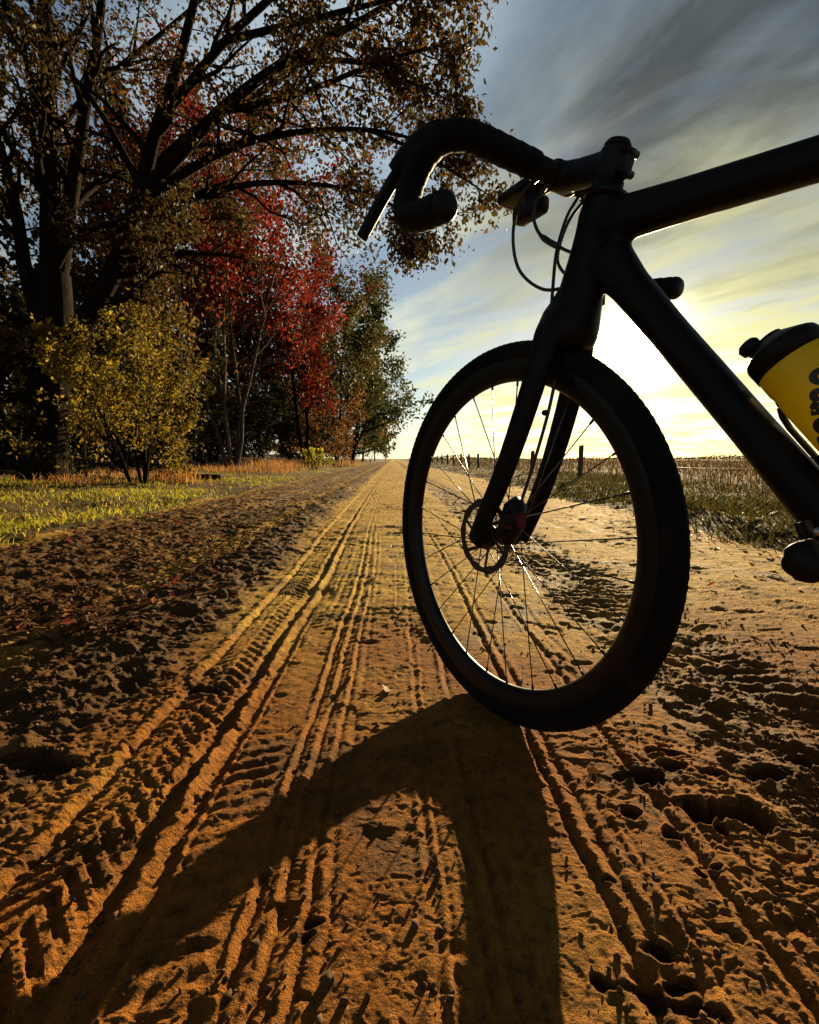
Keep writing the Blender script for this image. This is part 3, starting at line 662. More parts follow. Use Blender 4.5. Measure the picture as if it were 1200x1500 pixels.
tag(blades('verge_grass', X, Y, r.uniform(.025, .085, len(X)), r.uniform(.006, .014, len(X)), M['grass'], r, .8), 'short yellow green grass on the left verge below the trees', 'grass', kind='stuff')
X, Y = scatter(70000, 1.95, 5.2, 1.4, 70, r, lambda x, y: (.25 + .75 * sst(.35, .6, vn(x * .9, y * .7, 18))) * sst(1.95, 2.5, x + .3 * fbm(x, y, 19, 3)))
tag(blades('verge_grass', X, Y, r.uniform(.03, .10, len(X)) * (1 + .8 * sst(3, 5, X)), r.uniform(.006, .014, len(X)), M['grass_r'], r, .7), 'rough dark green grass between the track and the wire fence', 'grass', kind='stuff')
X, Y = scatter(90000, 4.2, 60, 3.5, 160, r, lambda x, y: .35 + .65 * sst(.4, .6, vn(x * .35, y * .35, 28)), 1.5)
hh = r.uniform(.12, .42, len(X)) * (1 + .9 * (r.uniform(0, 1, len(X)) > .93))
tag(blades('field_grass', X, Y, hh, r.uniform(.008, .02, len(X)) * (1 + Y * .03), M['weed'], r, .5), 'brown dry grass and weeds covering the field beyond the fence', 'grass', kind='stuff')
# tall seed stalks showing against the sky
X, Y = scatter(1500, 5, 40, 8, 60, r, lambda x, y: .1 + .9 * sst(.5, .68, vn(x * .3, y * .3, 38)), 1.4)
tag(blades('weed_stalks', X, Y, r.uniform(.45, .85, len(X)), r.uniform(.012, .022, len(X)) * (1 + Y * .02), M['weed'], r, .18), 'thin dry weed stalks standing above the field against the sky', 'weeds', kind='stuff')
# tufts of tall straw at the foot of the trees
def tuft(px, d, n, hgt, wd, r):
    x, y, z = spot(px, d); X = x + r.normal(size=n) * wd; Y = y + r.normal(size=n) * wd
    return X, Y, r.uniform(.5, 1, n) * hgt
TU = [tuft(*a, r) for a in [(250, 8.8, 260, .36, .26), (115, 7.6, 220, .24, .3), (392, 16.0, 420, .6, .45), (418, 18.5, 320, .6, .4), (505, 30, 300, .7, .6), (305, 15, 200, .35, .4), (180, 9.4, 200, .3, .4), (360, 14.5, 260, .35, .5), (450, 24, 240, .5, .6)]]
X, Y, hh = (np.concatenate([t_[k] for t_ in TU]) for k in range(3))
tag(blades('dry_grass', X, Y, hh, r.uniform(.008, .016, len(X)), M['straw'], r, .5), 'tall orange dry grass growing in tufts at the foot of the trees', 'grass', kind='stuff')

# distant hedge on the right horizon
far = np.random.default_rng(90)
px_ = far.uniform(600, 1750, 16000); dd = far.uniform(250, 300, 16000); a = (px_ - 600) / FPX
X = a * dd; Y = dd; hgt = .6 + 2.6 * np.clip(fbm(px_ * .012, px_ * 0, 91, 4) + .3, 0, 1.2)
P = np.stack([X, Y, far.uniform(0, 1, 16000) ** 1.3 * hgt - .3], 1) @ np.array(Matrix.Rotation(YAW, 3, 'Z').transposed())
o = leaves('far_hedge', P, 1.0, M['darkleaf'], None, far); tag(o, 'low dark hedge line along the horizon beyond the field', 'hedge', kind='stuff')

# --- fence
fence = empty('wire_fence', (4.0, 10, 0)); tag(fence, 'old wire fence on short wooden posts along the field', 'fence')
fr = np.random.default_rng(4); tops = []
for yy in (2.9, 7.15, 10.1, 13.6, 17.4, 21.7, 25.1, 27.9, 31.2, 34.6, 38.9, 43.5, 48, 53, 58, 64):
    g_ = Geo(); hh = .66 + fr.uniform(-.04, .08); rr_ = .048 + fr.uniform(0, .012); tl = fr.normal(size=2) * .02; x0 = 4.05 + fr.normal() * .06
    if abs(yy - 10.1) < .01: x0 = at(851, 672, 10.1).x; yyw = at(851, 672, 10.1).y
    else: yyw = yy
    z0 = float(ground_z(x0, yyw)[0]); a = np.linspace(0, 6.28, 8, endpoint=False)
    rg = [np.stack([x0 + tl[0] * t_ + rr_ * q * np.cos(a) * (1 + .1 * np.sin(a * 3)), yyw + tl[1] * t_ + rr_ * q * np.sin(a), np.full(8, z0 - .15 + (hh + .15) * t_) + (.012 * np.cos(a) if t_ == 1 else 0)], 1) for t_, q in ((0, 1.05), (.4, 1), (.97, .96), (1, .85))]
    g_.loft(rg); o = g_.build('fence_post', M['post'], fence, False); o.location = (-4.0, -10, 0)
    tops.append((x0 + tl[0], yyw, z0 + hh))
for dz in (-.08, -.34):
    g_ = Geo(); pts = []
    for (xa, ya, za), (xb, yb, zb) in zip(tops[:-1], tops[1:]):
        for t_ in (0, .25, .5, .75): pts.append((xa + (xb - xa) * t_ - .055, ya + (yb - ya) * t_, za + (zb - za) * t_ + dz - .03 * math.sin(math.pi * t_)))
    g_.sweep(pts, .0022, 4); o = g_.build('wire', M['wire'], fence); o.location = (-4.0, -10, 0)

# --- fallen log and branch on the verge
for px0, px1, d0, d1, rr_, lab in [(218, 322, 9.6, 10.2, .10, 'fallen mossy log lying on the verge between the oak and the pale stems'), (112, 200, 9.0, 8.8, .05, 'pale broken branch lying in the grass beside the oak trunk')]:
    a_, b_ = np.array(spot(px0, d0)), np.array(spot(px1, d1)); a_[2] += rr_ * .7; b_[2] += rr_ * .7
    g_ = Geo(); pts = [a_ + (b_ - a_) * t_ + np.array([0, 0, .02 * math.sin(6 * t_)]) for t_ in np.linspace(0, 1, 9)]
    g_.sweep(pts, [rr_ * (1 - .35 * t_) * (1 + .08 * math.sin(17 * t_)) for t_ in np.linspace(0, 1, 9)], 10)
    root = empty('fallen_log', tuple(a_)); o = g_.build('log', M['bark_pale'] if rr_ < .08 else M['bark'], root); o.location = tuple(-a_)
    s_ = Geo(); q = pts[4]; s_.sweep([q, q + np.array([.12, -.1, .12]), q + np.array([.2, -.2, .3])], [rr_ * .35, rr_ * .25, rr_ * .12], 6); k = s_.build('branch_stub', M['bark'], root); k.location = tuple(-a_)
    tag(root, lab, 'log')

# --- litter: single leaves near by, the rest as one mass
r = np.random.default_rng(31)
lv = []
protos = []
for k in range(5):
    n_ = 9; g_ = Geo(); cu = r.uniform(.4, 1.4)
    T_ = LOBED * .062; V_ = T_.copy(); V_[:, 2] = np.abs(V_[:, 0]) * cu * .8 + (V_[:, 1] - .03) ** 2 * 6 * r.uniform(.5, 1.5)
    c_ = np.array([[0, .031, V_[:, 2].min() - .001]]); V_ = np.vstack([V_, c_])
    F_ = [(i, (i + 1) % 10, 10) for i in range(10)]
    me = mesh_np('fallen_leaf', V_, np.array(F_), True, {'tint': np.full(10, .25 + .16 * k)}); protos.append(me)
red = protos[0].copy(); red.materials.append(M['redfall'])
for me in protos: me.materials.append(M['litter'])
nb = 0
while nb < 230:
    d = 0.55 * (9.0) ** r.uniform(0, 1); x = r.uniform(-2.15, -.5) if r.uniform() < .86 else r.uniform(-.5, 1.9)
    if d < .5 or abs(x) > d * .95: continue
    isred = r.uniform() < .06
    o = bpy.data.objects.new('fallen_leaf', red if isred else protos[r.integers(5)]); COL.objects.link(o)
    o.location = (x, d, float(ground_z(x, d)[0]) + .004); o.rotation_euler = (r.normal() * .3, r.normal() * .3, r.uniform(0, 6.28)); s_ = r.uniform(.35, .75); o.scale = (s_, s_, s_)
    tag(o, 'small red leaf fallen on the sandy track' if isred else 'curled brown leaf fallen on the sandy track', 'leaf', 'red leaves on the track' if isred else 'brown leaves on the track'); nb += 1
def litter(n, x0, x1, y0, y1, size, dens):
    X, Y = scatter(n, x0, x1, y0, y1, r, dens, 1.7); Z = ground_z(X, Y) + .006
    return leaf_arrays(np.stack([X, Y, Z], 1), size, r, 0.0, None, False, .75)
A = litter(30000, -8, -.55, 1.3, 40, .036, lambda x, y: (.25 + .75 * sst(.35, .6, vn(x * 1.6, y * 1.1, 66))) * sst(-.5, -1.0, x))
B = litter(3500, 1.0, 3.5, 1.5, 25, .036, lambda x, y: sst(1.4, 2.4, x) * .8)
nv = len(A[0]); na, nb_ = len(A[1]), len(B[1])
tag(link('leaf_litter', mesh_np('leaf_litter', np.vstack([A[0], B[0]]), np.vstack([A[1], B[1] + nv]), False, {'tint': np.concatenate([A[2], B[2]])}), M['litter']),
    'brown leaf litter strewn over the verge and the edge of the track', 'leaf litter', kind='stuff')
# crumbs of soil
X, Y = scatter(26000, -2.1, 2.0, .35, 6, r, lambda x, y: (.14 + .86 * np.maximum(sst(-.45, -.7, x), sst(.5, .65, x) * (1 - sst(.95, 1.2, x)))) * (np.abs(x) < y * 1.0 + .2), 2.2)
Z = ground_z(X, Y); n = len(X)
ico = bmesh.new(); bmesh.ops.create_icosphere(ico, subdivisions=1, radius=1.0); iv = np.array([v.co[:] for v in ico.verts]); ifc = np.array([[v.index for v in f.verts] for f in ico.faces]); ico.free()
sz = np.minimum(r.gamma(1.8, .0009, n) + .0005, .0055)
Vv = (iv[None] * (1 + .35 * r.normal(size=(n, len(iv), 1)).clip(-1, 1)) * (sz[:, None, None] * r.uniform(.6, 1.3, (n, 1, 3)))) + np.stack([X, Y, Z + sz * .35], 1)[:, None]
Fv = (ifc[None] + (np.arange(n) * len(iv))[:, None, None]).reshape(-1, 3)
tag(link('soil_crumbs', mesh_np('soil_crumbs', Vv.reshape(-1, 3), Fv, True), M['clod']), 'loose crumbs of soil scattered over the track', 'soil', kind='stuff')
#BIKE
BOT_T = 0.222; TEXT = 'corao'; TXT_A = R_(6); TXT_S = -1.0; TXT_Z = 0.078; TXT_R = R_(57)
# ------------------------------------------------------------------ bicycle (local frame: x forward, y left, z up, origin under the front axle)
RW = 0.352; HTA = R_(74); OFF = 0.045; STEER = R_(-5.20); LEAN = R_(0.43); PSI = R_(126) + YAW
AX = np.array([-math.cos(HTA), 0, math.sin(HTA)]); P0 = np.array([-OFF * math.sin(HTA), 0, RW - OFF * math.cos(HTA)])
axp = lambda t, y=0.0, fwd=0.0: P0 + AX * t + np.array([math.sin(HTA), 0, math.cos(HTA)]) * fwd + np.array([0, y, 0])
bike = empty('bicycle', (BIKE_T.x, BIKE_T.y, -.004)); bike.rotation_euler = (-LEAN, 0, PSI)
tag(bike, 'black gravel racing bicycle with drop handlebar and deep rims standing on the sandy track', 'bicycle')
STM = Matrix.Translation(Vector(P0)) @ Matrix.Rotation(STEER, 4, Vector(AX)) @ Matrix.Translation(-Vector(P0))
def steered(o): o.matrix_local = STM.copy(); return o
BB = np.array([-.600, 0, .275]); REAR = np.array([-1.020, 0, RW])
dt0 = np.array([-.236, 0, .742]); dtd = unit(np.array([-.160, 0, -.205]))
Y_ = (0, 1, 0)
# frame: carbon tubes fused in one skin
fr_ = Geo()
fr_.sweep([axp(t) for t in (.398, .43, .47, .51, .545, .556)], [(.042, .034), (.035, .029), (.0325, .026), (.031, .025), (.030, .025), (.030, .025)], 20, Y_)
tt0, tt1 = np.array([-.165, 0, .838]), np.array([-.745, 0, .772])
fr_.sweep([tt0 + (tt1 - tt0) * t for t in (0, .12, .25, .5, .75, 1)], [(.033, .024), (.029, .023), (.025, .022), (.0215, .021), (.020, .020), (.018, .018)], 18, Y_, 2.6)
dl = (BB[2] - dt0[2]) / dtd[2]
fr_.sweep([dt0 - dtd * .06 + dtd * (dl + .06) * t for t in (0, .1, .25, .5, .75, 1)], [(.036, .025), (.026, .025), (.0228, .026), (.0228, .027), (.025, .029), (.032, .032)], 18, Y_, 2.5)
st1 = BB + np.array([-.150, 0, .510])
fr_.sweep([BB + (st1 - BB) * t for t in (0, .3, .6, 1)], [(.026, .020), (.020, .017), (.019, .016), (.019, .017)], 16, Y_)
fr_.lathe([(.024, -.043), (.026, -.03), (.026, .03), (.024, .043)], BB, (0, 1, 0), 20)
for s in (-1, 1):
    fr_.sweep(spline([BB + [-.01, s * .030, -.005], BB + [-.08, s * .038, .004], BB + [-.2, s * .052, .03], REAR + [.03, s * .068, -.005], REAR + [-.006, s * .070, 0]], 12), [(.016, .009)] * 3 + [(.013, .009)] * 9, 10, Y_)
    fr_.sweep(spline([st1 * .72 + BB * .28 + [0, s * .014, 0], st1 * .6 + BB * .2 + REAR * .2 + [0, s * .04, 0], REAR + [.10, s * .062, .11], REAR + [0, s * .070, .0]], 12), [(.010, .008)] * 12, 10, Y_)
link('frame', remeshed(fr_, 'frame', .0042, 9), M['carbon'], bike)
# fork
fk = Geo()
fk.sweep([axp(t, 0, f_) for t, f_ in ((.430, 0), (.405, .002), (.388, .005), (.368, .007), (.352, .007), (.342, .006))], [(.036, .028), (.043, .035), (.048, .042), (.050, .046), (.046, .046), (.036, .042)], 20, Y_)
for s in (-1, 1):
    q = [axp(.388, s * .026, .006), axp(.362, s * .0385, .009), axp(.32, s * .043, .006), axp(.22, s * .049, .010), axp(.12, s * .0545, .020), axp(.04, s * .058, .036), axp(-.012, s * .058, OFF + .002)]
    fk.sweep(spline(q, 16), [((.021 + .04 * t if t < .16 else .0275 - .008 * t), .0140 - .004 * t) for t in np.linspace(0, 1, 16)], 14, Y_)
steered(link('fork', remeshed(fk, 'fork', .0034, 7), M['carbon'], bike))
# wheels: built round the origin, axle along y
def wheel_meshes():
    a = np.linspace(0, 2 * np.pi, 120, endpoint=False)
    def ring(prof):
        g_ = Geo(); pr = np.array(prof)
        g_.loft([np.stack([pr[:, 0] * math.cos(t), pr[:, 1], pr[:, 0] * math.sin(t)], 1) for t in a], False, True); return g_
    th = np.linspace(-.35 * np.pi - .75, .35 * np.pi + .75, 15)
    tyre = ring([(RW - .0205 + .0205 * math.cos(t), .0205 * math.sin(t)) for t in th] + [(RW - .036, .009), (RW - .036, -.009)])
    lo = RW - .0205 + .0205 * math.cos(th[-1])
    rim = ring([(lo + .003, -.0125), (lo - .002, -.0150), (lo - .012, -.0152), (.300, -.0130), (.288, -.0085), (.2835, -.003), (.2835, .003), (.288, .0085), (.300, .0130), (lo - .012, .0152), (lo - .002, .0150), (lo + .003, .0125)])
    kn = Geo()                                                       # file tread
    for i in range(150):
        t = 2 * np.pi * i / 150
        for j, yy in enumerate((-.015, -.0075, 0, .0075, .015)):
            ph = math.asin(max(-1, min(1, yy / .0205))); rr_ = RW - .0205 + .0205 * math.cos(ph); tj = t + (j % 2) * np.pi / 150
            er = np.array([math.cos(tj), 0, math.sin(tj)]); et = np.array([-math.sin(tj), 0, math.cos(tj)])
            no = er * math.cos(ph) + np.array([0, math.sin(ph), 0]); sd = np.cross(et, no)
            c = np.array([0, yy, 0]) + er * rr_
            rot = np.stack([et, sd, no], 1); kn.box(c - no * .0008, (.0075, .0046, .0022), rot)
    hub = Geo(); hub.lathe([(.006, -.050), (.011, -.046), (.011, -.036), (.022, -.034), (.022, -.030), (.010, -.024), (.009, 0), (.010, .018), (.021, .024), (.021, .027), (.016, .029), (.014, .040), (.008, .050)], (0, 0, 0), (0, 1, 0), 24)
    return tyre.mesh('tyre'), rim.mesh('rim'), kn.mesh('tread', False), hub.mesh('hub')
W_TY, W_RI, W_KN, W_HU = wheel_meshes()
def spoke_mesh():
    g_ = Geo(); g_.sweep([(0, 0, 0), (0, 0, 1)], .00115, 6); return g_.mesh('spoke')
SPK = spoke_mesh()
def nipple_mesh():
    g_ = Geo(); g_.lathe([(.0022, 0), (.0022, .010), (.0013, .013)], (0, 0, 0), (0, 0, 1), 8); return g_.mesh('nipple')
NIP = nipple_mesh()
def rotor_mesh(r0=.070):
    g_ = Geo(); n = 60
    def plate(outer, inner, y0, y1, cnt=n):
        a = np.linspace(0, 2 * np.pi, cnt, endpoint=False); rg = []
        for rr_, yy in ((outer, y0), (outer, y1), (inner, y1), (inner, y0)):
            w_ = rr_ + (.0013 * np.sin(a * 10) if rr_ == outer else (-.0013 * np.sin(a * 10)))
            rg.append(np.stack([w_ * np.cos(a), np.full(cnt, yy), w_ * np.sin(a)], 1))
        V_ = np.concatenate(rg); F_ = []
        for k in range(4):
            for j in range(cnt): F_.append((k * cnt + j, k * cnt + (j + 1) % cnt, ((k + 1) % 4) * cnt + (j + 1) % cnt, ((k + 1) % 4) * cnt + j))
        g_.add(V_, F_)
    plate(r0, r0 - .013, .0392, .0410); plate(.024, .012, .0392, .0410, 30)
    for k in range(6):
        a0 = k * np.pi / 3; a1 = a0 + .55; p = np.array([.022 * math.cos(a0), .0401, .022 * math.sin(a0)]); q = np.array([(r0 - .011) * math.cos(a1), .0401, (r0 - .011) * math.sin(a1)])
        g_.sweep([p, q], [(.0035, .0009)] * 2, 6, (0, 1, 0))
    return g_.mesh('brake_rotor', False)
def make_wheel(center, steer):
    wl = empty('wheel', (0, 0, 0), bike)
    wl.matrix_local = (STM if steer else Matrix.Identity(4)) @ Matrix.Translation(Vector(center)) @ Matrix.Rotation(R_(7), 4, 'Y')
    link('tyre', W_TY, M['rubber'], wl); link('rim', W_RI, M['rim'], wl); link('tread', W_KN, M['rubber'], wl); link('hub', W_HU, M['black'], wl)
    link('brake_rotor', W_ROT, M['rotor'], wl)
    for k in range(28):
        s = 1 if k % 2 else -1; a_r = 2 * np.pi * k / 28; cr = (1 if (k // 2) % 2 else -1) * 1.25
        a_h = a_r + cr; p = Vector((.020 * math.cos(a_h), s * (.026 if s > 0 else .032), .020 * math.sin(a_h))); q = Vector((.287 * math.cos(a_r), s * .002, .287 * math.sin(a_r)))
        d = q - p; mt = Matrix.Translation(p) @ d.to_track_quat('Z', 'Y').to_matrix().to_4x4()
        o = link('spoke', SPK, M['spoke'], wl); o.matrix_local = mt @ Matrix.Diagonal((1, 1, d.length, 1))
        o = link('spoke_nipple', NIP, M['black'], wl); o.matrix_local = Matrix.Translation(q) @ (-d).to_track_quat('Z', 'Y').to_matrix().to_4x4()
    return wl
W_ROT = rotor_mesh()
make_wheel((0, 0, RW), True); make_wheel(REAR, False)
# front caliper, hose and axle
cp = Geo(); cc = axp(.055, .050, -.012)
cp.sweep([cc + AX * .040 + [-.004, -.004, 0], cc + AX * .030 + [-.012, 0, 0], cc + [-.016, .002, 0], cc - AX * .028 + [-.010, .002, 0], cc - AX * .036], [(.010, .008), (.019, .016), (.021, .018), (.019, .016), (.010, .010)], 12, Y_, 3)
steered(cp.build('brake_caliper', M['black'], bike))
cb = Geo(); cb.box(cc + [-.036, .004, .004], (.010, .018, .022)); cb.box(cc + [-.030, .023, -.006], (.016, .004, .006)); steered(cb.build('caliper_trim', M['redpart'], bike, False))
for z_ in (.020, -.020):
    b_ = Geo(); b_.lathe([(.0045, 0), (.0045, .006), (.003, .006), (.003, .003)], cc + AX * z_ + [-.018, .020, 0], (0, 1, 0), 10); steered(b_.build('bolt', M['black'], bike))
ax_ = Geo(); ax_.lathe([(.0105, -.064), (.0115, -.060), (.0115, -.050), (.006, -.045), (.006, .050), (.0115, .052), (.0115, .066), (.007, .068)], (0, 0, RW), (0, 1, 0), 16); steered(ax_.build('axle', M['black'], bike))
hs = Geo(); hs.sweep(spline([axp(.30, .034, -.026), axp(.24, .040, -.034), axp(.16, .046, -.036), axp(.10, .050, -.034), cc + AX * .03 + [-.022, 0, 0]], 20), .0027, 8); steered(hs.build('brake_hose', M['hose'], bike))
hg = Geo(); hg.ball(axp(.245, .042, -.030), (.006, .006, .005), 8); steered(hg.build('hose_guide', M['black'], bike))
# spacers, stem, top cap
TS = .592; CL = axp(TS) + np.array([math.cos(R_(16)), 0, math.sin(R_(16))]) * .095
sp = Geo(); sp.lathe([(.030, .0), (.030, .006), (.022, .010), (.022, .018), (.0185, .019), (.0185, .024)], axp(.553), AX, 24); steered(sp.build('headset_spacer', M['black'], bike))
sm = Geo(); sm.lathe([(.019, -.022), (.0205, -.019), (.0205, .019), (.019, .022)], axp(TS), AX, 24)
fw = unit(CL - axp(TS))
sm.sweep([axp(TS) + fw * t for t in (.0, .03, .06, .092)], [(.0215, .0190), (.0205, .0175), (.0200, .0175), (.0215, .020)], 16, Y_, 2.6)
sm.lathe([(.019, -.024), (.0215, -.021), (.0215, .021), (.019, .024)], CL, (0, 1, 0), 20)
sm.box(axp(TS, 0, -.022) + AX * 0, (.012, .022, .036), np.array(Matrix.Rotation(-(np.pi / 2 - HTA), 3, 'Y')))
steered(link('stem', remeshed(sm, 'stem', .0024, 3), M['black'], bike))
for z_ in (-.012, .012):
    b_ = Geo(); b_.lathe([(.0052, -.015), (.0052, .015)], axp(TS + z_, 0, -.0245), (0, 1, 0), 12); steered(b_.build('stem_bolt', M['black'], bike))
tcp = Geo(); tcp.lathe([(.0185, 0), (.0185, .003), (.015, .008), (.006, .010)], axp(TS + .022), AX, 20); steered(tcp.build('top_cap', M['black'], bike))
# handlebar: bare centre, taped ends
def half(s):
    return [(0, s * .060, 0), (.0, s * .12, .000), (.0, s * .165, 0), (.004, s * .195, -.001), (.024, s * .2165, -.003), (.054, s * .224, -.012), (.074, s * .230, -.035), (.078, s * .237, -.063), (.066, s * .244, -.089), (.040, s * .249, -.107), (.004, s * .252, -.119), (-.042, s * .254, -.129)]
ctr = Geo(); ctr.sweep([CL + np.array([0, y, 0]) for y in (-.064, -.03, 0, .03, .064)], [.0160, .0162, .0162, .0162, .0160], 16); steered(ctr.build('handlebar', M['black'], bike))
for s in (-1, 1):
    p = spline([CL + np.array(q) for q in half(s)], 150)
    cum = np.concatenate([[0], np.cumsum(np.linalg.norm(np.diff(p, axis=0), axis=1))])
    tg = Geo(); tg.sweep(p, [.0190 + .0012 * ((c / .021) % 1.0) for c in cum], 16); steered(tg.build('bar_tape', M['tape'], bike))
    e_ = unit(p[-1] - p[-3]); pl = Geo(); pl.lathe([(.0185, -.002), (.0186, .003), (.015, .008), (.005, .0095)], p[-1], e_, 16); steered(pl.build('bar_plug', M['black'], bike))
    # hood and lever
    hd = Geo(); hp = spline([CL + np.array(q) for q in [(.020, s * .216, .002), (.052, s * .225, .004), (.080, s * .231, -.002), (.100, s * .236, -.010), (.108, s * .240, -.016)]], 14)
    hd.sweep(hp, [(.017 + .004 * math.sin(t * 3.0), .0165 - .002 * t) for t in np.linspace(0, 1, 14)], 14, Y_, 2.5)
    steered(hd.build('brake_hood', M['tape'], bike))
    lv_ = Geo(); lp = spline([CL + np.array(q) for q in [(.088, s * .234, -.006), (.108, s * .245, -.026), (.120, s * .258, -.052), (.129, s * .271, -.080), (.137, s * .283, -.106)]], 16)
    lv_.sweep(lp, [(.0060, .0105 - .0015 * t) for t in np.linspace(0, 1, 16)], 12, Y_, 2.6); steered(lv_.build('brake_lever', M['black'], bike))
# computer on its mount, light below
cpm = Geo(); cpm.sweep([CL + np.array(q) for q in [(.005, -.020, .012), (.045, -.012, .016), (.075, 0, .016)]], [(.004, .006)] * 3, 8, Y_); steered(cpm.build('computer_mount', M['black'], bike))
cpu = Geo(); c0 = CL + np.array([.088, 0, .016])
cpu.sweep([c0 + [-.042, 0, 0], c0 + [-.038, 0, 0], c0 + [.036, 0, 0], c0 + [.042, 0, 0]], [(.006, .020), (.009, .026), (.009, .026), (.006, .020)], 16, Y_, 5); steered(cpu.build('bike_computer', M['black'], bike))
lt = Geo(); c0 = CL + np.array([.062, .004, -.022]); lt.sweep([c0 + [-.030, 0, 0], c0 + [-.026, 0, 0], c0 + [.026, 0, 0], c0 + [.032, 0, 0]], [(.010, .010), (.014, .014), (.015, .015), (.013, .013)], 14, Y_, 4); lt.box(c0 + [0, 0, .020], (.018, .014, .022)); steered(lt.build('front_light', M['black'], bike))
# hoses looping from the bar to frame and fork (steered frame)
for pts, rr_ in [([(.0, .050, -.014), (.028, .058, -.030), (.052, .052, -.075), (.048, .040, -.130), (.012, .022, -.168), (-.036, .012, -.176), (-.062, .008, -.176)], .0027),
                 ([(.0, .030, -.016), (.030, .030, -.040), (.024, .022, -.078), (-.014, .012, -.112), (-.050, .004, -.135)], .0027),
                 ([(.0, -.040, -.014), (.006, -.020, -.050), (.0, .006, -.110), (-.012, .024, -.175), (-.018, .032, -.232)], .0027),
                 ([(.0, -.055, -.014), (.036, -.055, -.04), (.040, -.04, -.10), (-.01, -.02, -.150), (-.055, -.010, -.165)], .0027)]:
    g_ = Geo(); g_.sweep(spline([CL + np.array(q) for q in pts], 36), rr_, 8); steered(g_.build('cable', M['hose'], bike))
g_ = Geo(); p = spline([CL + np.array(q) for q in [(.022, .021, -.082), (.006, .017, -.097), (-.014, .012, -.112)]], 6); g_.sweep(p, [.003, .0048, .0048, .0048, .0048, .003], 8); steered(g_.build('cable_joiner', M['hose'], bike))
# seatpost, saddle
ps = Geo(); sd = unit(st1 - BB); ps.sweep([st1 - sd * .05, st1 + sd * .02, st1 + sd * .16], [(.0135, .0135)] * 3, 14, Y_); ps.build('seatpost', M['carbon'], bike)
sa_ = Geo(); s0 = st1 + sd * .185
sa_.sweep([s0 + np.array(q) for q in [(.145, 0, .002), (.13, 0, .0), (.05, 0, -.002), (-.03, 0, 0), (-.09, 0, .006), (-.125, 0, .012), (-.135, 0, .012)]], [(.008, .012), (.016, .019), (.019, .026), (.021, .048), (.022, .068), (.019, .066), (.008, .045)], 16, Y_, 2.6); sa_.build('saddle', M['black'], bike)
for s in (-1, 1):
    g_ = Geo(); g_.sweep(spline([s0 + np.array(q) for q in [(.11, s * .008, -.012), (.05, s * .021, -.034), (-.04, s * .022, -.036), (-.10, s * .030, -.012)]], 14), .0035, 8); g_.build('saddle_rail', M['steel'], bike)
# cranks and pedals: left crank forward and up
ca_ = R_(48)
ch = Geo(); a = np.linspace(0, 2 * np.pi, 80, endpoint=False); rad_ = .084 + .0028 * np.sign(np.sin(a * 40)); ch.loft([np.stack([BB[0] + rad_ * k_ * np.cos(a), np.full(80, yy), BB[2] + rad_ * k_ * np.sin(a)], 1) for k_, yy in ((1, -.0495), (1, -.0465), (.80, -.0465), (.80, -.0495))], False, True)
for k_ in range(4):
    t_ = k_ * np.pi / 2 + .6; ch.sweep([BB + [0, -.048, 0], BB + np.array([.072 * math.cos(t_), -.048, .072 * math.sin(t_)])], [(.010, .003), (.008, .003)], 8, Y_)
ch.build('chainring', M['black'], bike, False)
for s in (1, -1):
    d = np.array([math.cos(ca_), 0, math.sin(ca_)]) * s
    e = BB + d * .170 + np.array([0, s * .068, 0]); g_ = Geo()
    g_.sweep([BB + [0, s * .050, 0] - d * .012, BB + [0, s * .052, 0], BB + d * .05 + [0, s * .056, 0], BB + d * .12 + [0, s * .066, 0], e, e + d * .010, e + d * .016], [(.013, .006), (.020, .009), (.015, .008), (.013, .007), (.0145, .0075), (.012, .0065), (.006, .004)], 14, Y_, 2.6); g_.build('crank', M['carbon'], bike)
    g_ = Geo(); g_.lathe([(.0105, .006), (.0105, .010), (.006, .014), (.006, .020), (.011, .024), (.013, .035), (.013, .055), (.010, .064), (.003, .066)], e, (0, s, 0), 16); g_.build('pedal', M['black'], bike)
    pd = Geo(); q = e + np.array([0, s * .044, 0])
    pt = np.array(Matrix.Rotation(R_(-68), 3, 'Y')); pv = lambda *o_: q + pt @ np.array(o_)
    pd.sweep([pv(-.018, 0, .004), pv(-.014, 0, .005), pv(.0, 0, .004), pv(.015, 0, .005), pv(.019, 0, .004)], [(.005, .016), (.012, .022), (.016, .022), (.012, .022), (.005, .016)], 12, Y_, 3); pd.box(pv(.028, 0, .012), (.016, .030, .005), pt); pd.box(pv(-.016, 0, .018), (.012, .034, .005), pt); pd.build('pedal_clip', M['black'], bike)
    b_ = Geo(); b_.lathe([(.004, 0), (.004, .022), (.002, .023)], pv(.024, -s * .011, .022), (0, s, 0), 8); b_.build('pedal_spring', M['steel'], bike)
cn = Geo()
for z_ in (.083, -.083): cn.sweep([BB + [0, -.048, z_], REAR + [0, -.048, z_ * .42]], [(.004, .003)] * 2, 6, Y_)
cn.build('chain', M['steel'], bike)
cs = Geo(); cs.lathe([(.020, -.055), (.030, -.052), (.048, -.044), (.060, -.036), (.060, -.033), (.020, -.032)], REAR, (0, 1, 0), 36); cs.build('cassette', M['steel'], bike, False)
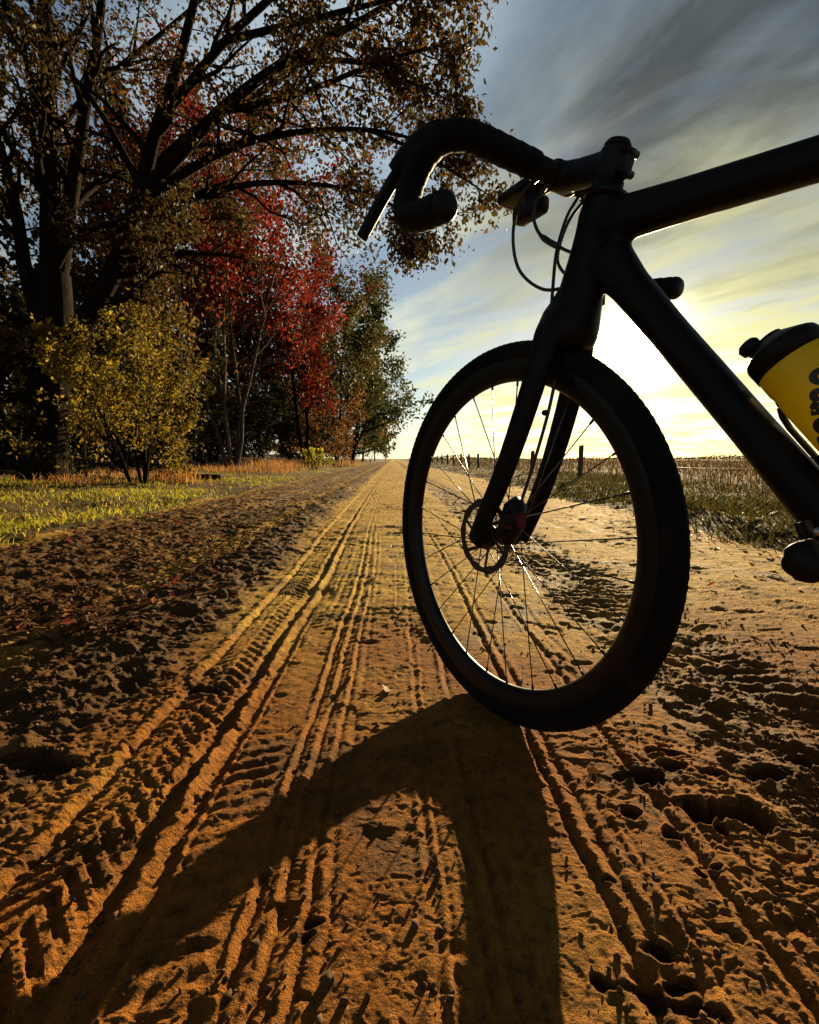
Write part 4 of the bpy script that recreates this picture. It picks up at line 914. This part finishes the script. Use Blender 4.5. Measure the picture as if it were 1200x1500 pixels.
# bottle cage (part of the bicycle) and bottle (a thing of its own)
nb_ = np.array([-dtd[2], 0, dtd[0]]); nb_ = nb_ if nb_[2] > 0 else -nb_
BT = dt0 + dtd * BOT_T + nb_ * (.0240 + .010 + .0365)                # bottle mouth plane centre
cg = Geo(); cg.sweep([dt0 + dtd * (BOT_T + t) + nb_ * (.0240 + o_) for t, o_ in ((.045, .010), (.055, .006), (.07, .004), (.19, .004), (.205, .006))], [(.003, .009)] * 5, 8, Y_)
for s in (-1, 1):
    cg.sweep(spline([dt0 + dtd * (BOT_T + .115) + nb_ * .030 + [0, s * .008, 0], dt0 + dtd * (BOT_T + .12) + nb_ * .046 + [0, s * .034, 0], BT + dtd * .135 + [0, s * .0395, 0], BT + dtd * .16 + nb_ * .020 + [0, s * .034, 0]], 14), [(.0045, .0025)] * 14, 8, Y_)
cg.sweep(spline([dt0 + dtd * (BOT_T + .044) + nb_ * (.0240 + .012), dt0 + dtd * (BOT_T + .036) + nb_ * (.0240 + .014), dt0 + dtd * (BOT_T + .034) + nb_ * (.0240 + .020)], 6), [(.003, .010)] * 6, 8, Y_)
cg.build('bottle_cage', M['black'], bike)
bot = empty('water_bottle'); bpy.context.view_layer.update()
bot.matrix_world = bike.matrix_world @ Matrix.Translation(Vector(BT))
tag(bot, 'yellow plastic water bottle with a black cap held on the down tube', 'bottle')
bd = Geo(); bd.lathe([(.0325, .004), (.0365, .012), (.0368, .030), (.0355, .037), (.0355, .043), (.0368, .050), (.0368, .185), (.034, .193), (.01, .194)], (0, 0, 0), dtd, 40); bd.build('body', M['bottle'], bot)
cpb = Geo(); cpb.lathe([(.0330, .012), (.0372, .012), (.0376, -.006), (.0365, -.010), (.0345, -.012), (.0170, -.024), (.0125, -.026), (.0125, -.029)], (0, 0, 0), dtd, 36); cpb.build('cap', M['black'], bot)
spt = Geo(); spt.lathe([(.0080, -.028), (.0080, -.034), (.0112, -.036), (.0118, -.043), (.0100, -.046), (.003, -.0465)], -nb_ * .013 + dtd * .006, dtd - nb_ * .15 * -1, 20); spt.build('spout', M['black'], bot)
# lettering wrapped round the bottle: runs round the body, tops of the letters towards the cap
fc = bpy.data.curves.new('lettering', 'FONT'); fc.body = TEXT; fc.size = .034; fc.offset = .0015; fc.space_character = 1.08
to = bpy.data.objects.new('tmp', fc); COL.objects.link(to); dg = bpy.context.evaluated_depsgraph_get(); dg.update()
tm = bpy.data.meshes.new_from_object(to.evaluated_get(dg)); bpy.data.objects.remove(to)
bm = bmesh.new(); bm.from_mesh(tm)
for it in range(2): bmesh.ops.subdivide_edges(bm, edges=[e for e in bm.edges if e.calc_length() > .006], cuts=1)
bmesh.ops.triangulate(bm, faces=bm.faces)
e1 = np.array([0, 1., 0]); e2 = np.cross(dtd, e1)                     # e1 = left side of the bike
xs_ = [v.co.x for v in bm.verts]; xm = (min(xs_) + max(xs_)) / 2
ct, st_ = math.cos(TXT_R), math.sin(TXT_R); ym = max(v.co.y for v in bm.verts) / 2
for v in bm.verts:
    px_, py_ = v.co.x - xm, (v.co.y - ym) * 1.25; v.co.x = xm + px_ * ct - py_ * st_; v.co.y = px_ * st_ + py_ * ct
    ang = TXT_A + TXT_S * (v.co.x - xm) / .0371; al_ = TXT_Z - v.co.y
    q = dtd * al_ + .0371 * (math.cos(ang) * e1 + math.sin(ang) * e2); v.co = Vector(q)
bm.to_mesh(tm); bm.free(); tm.name = 'lettering'
link('lettering', tm, M['letter'], bot)
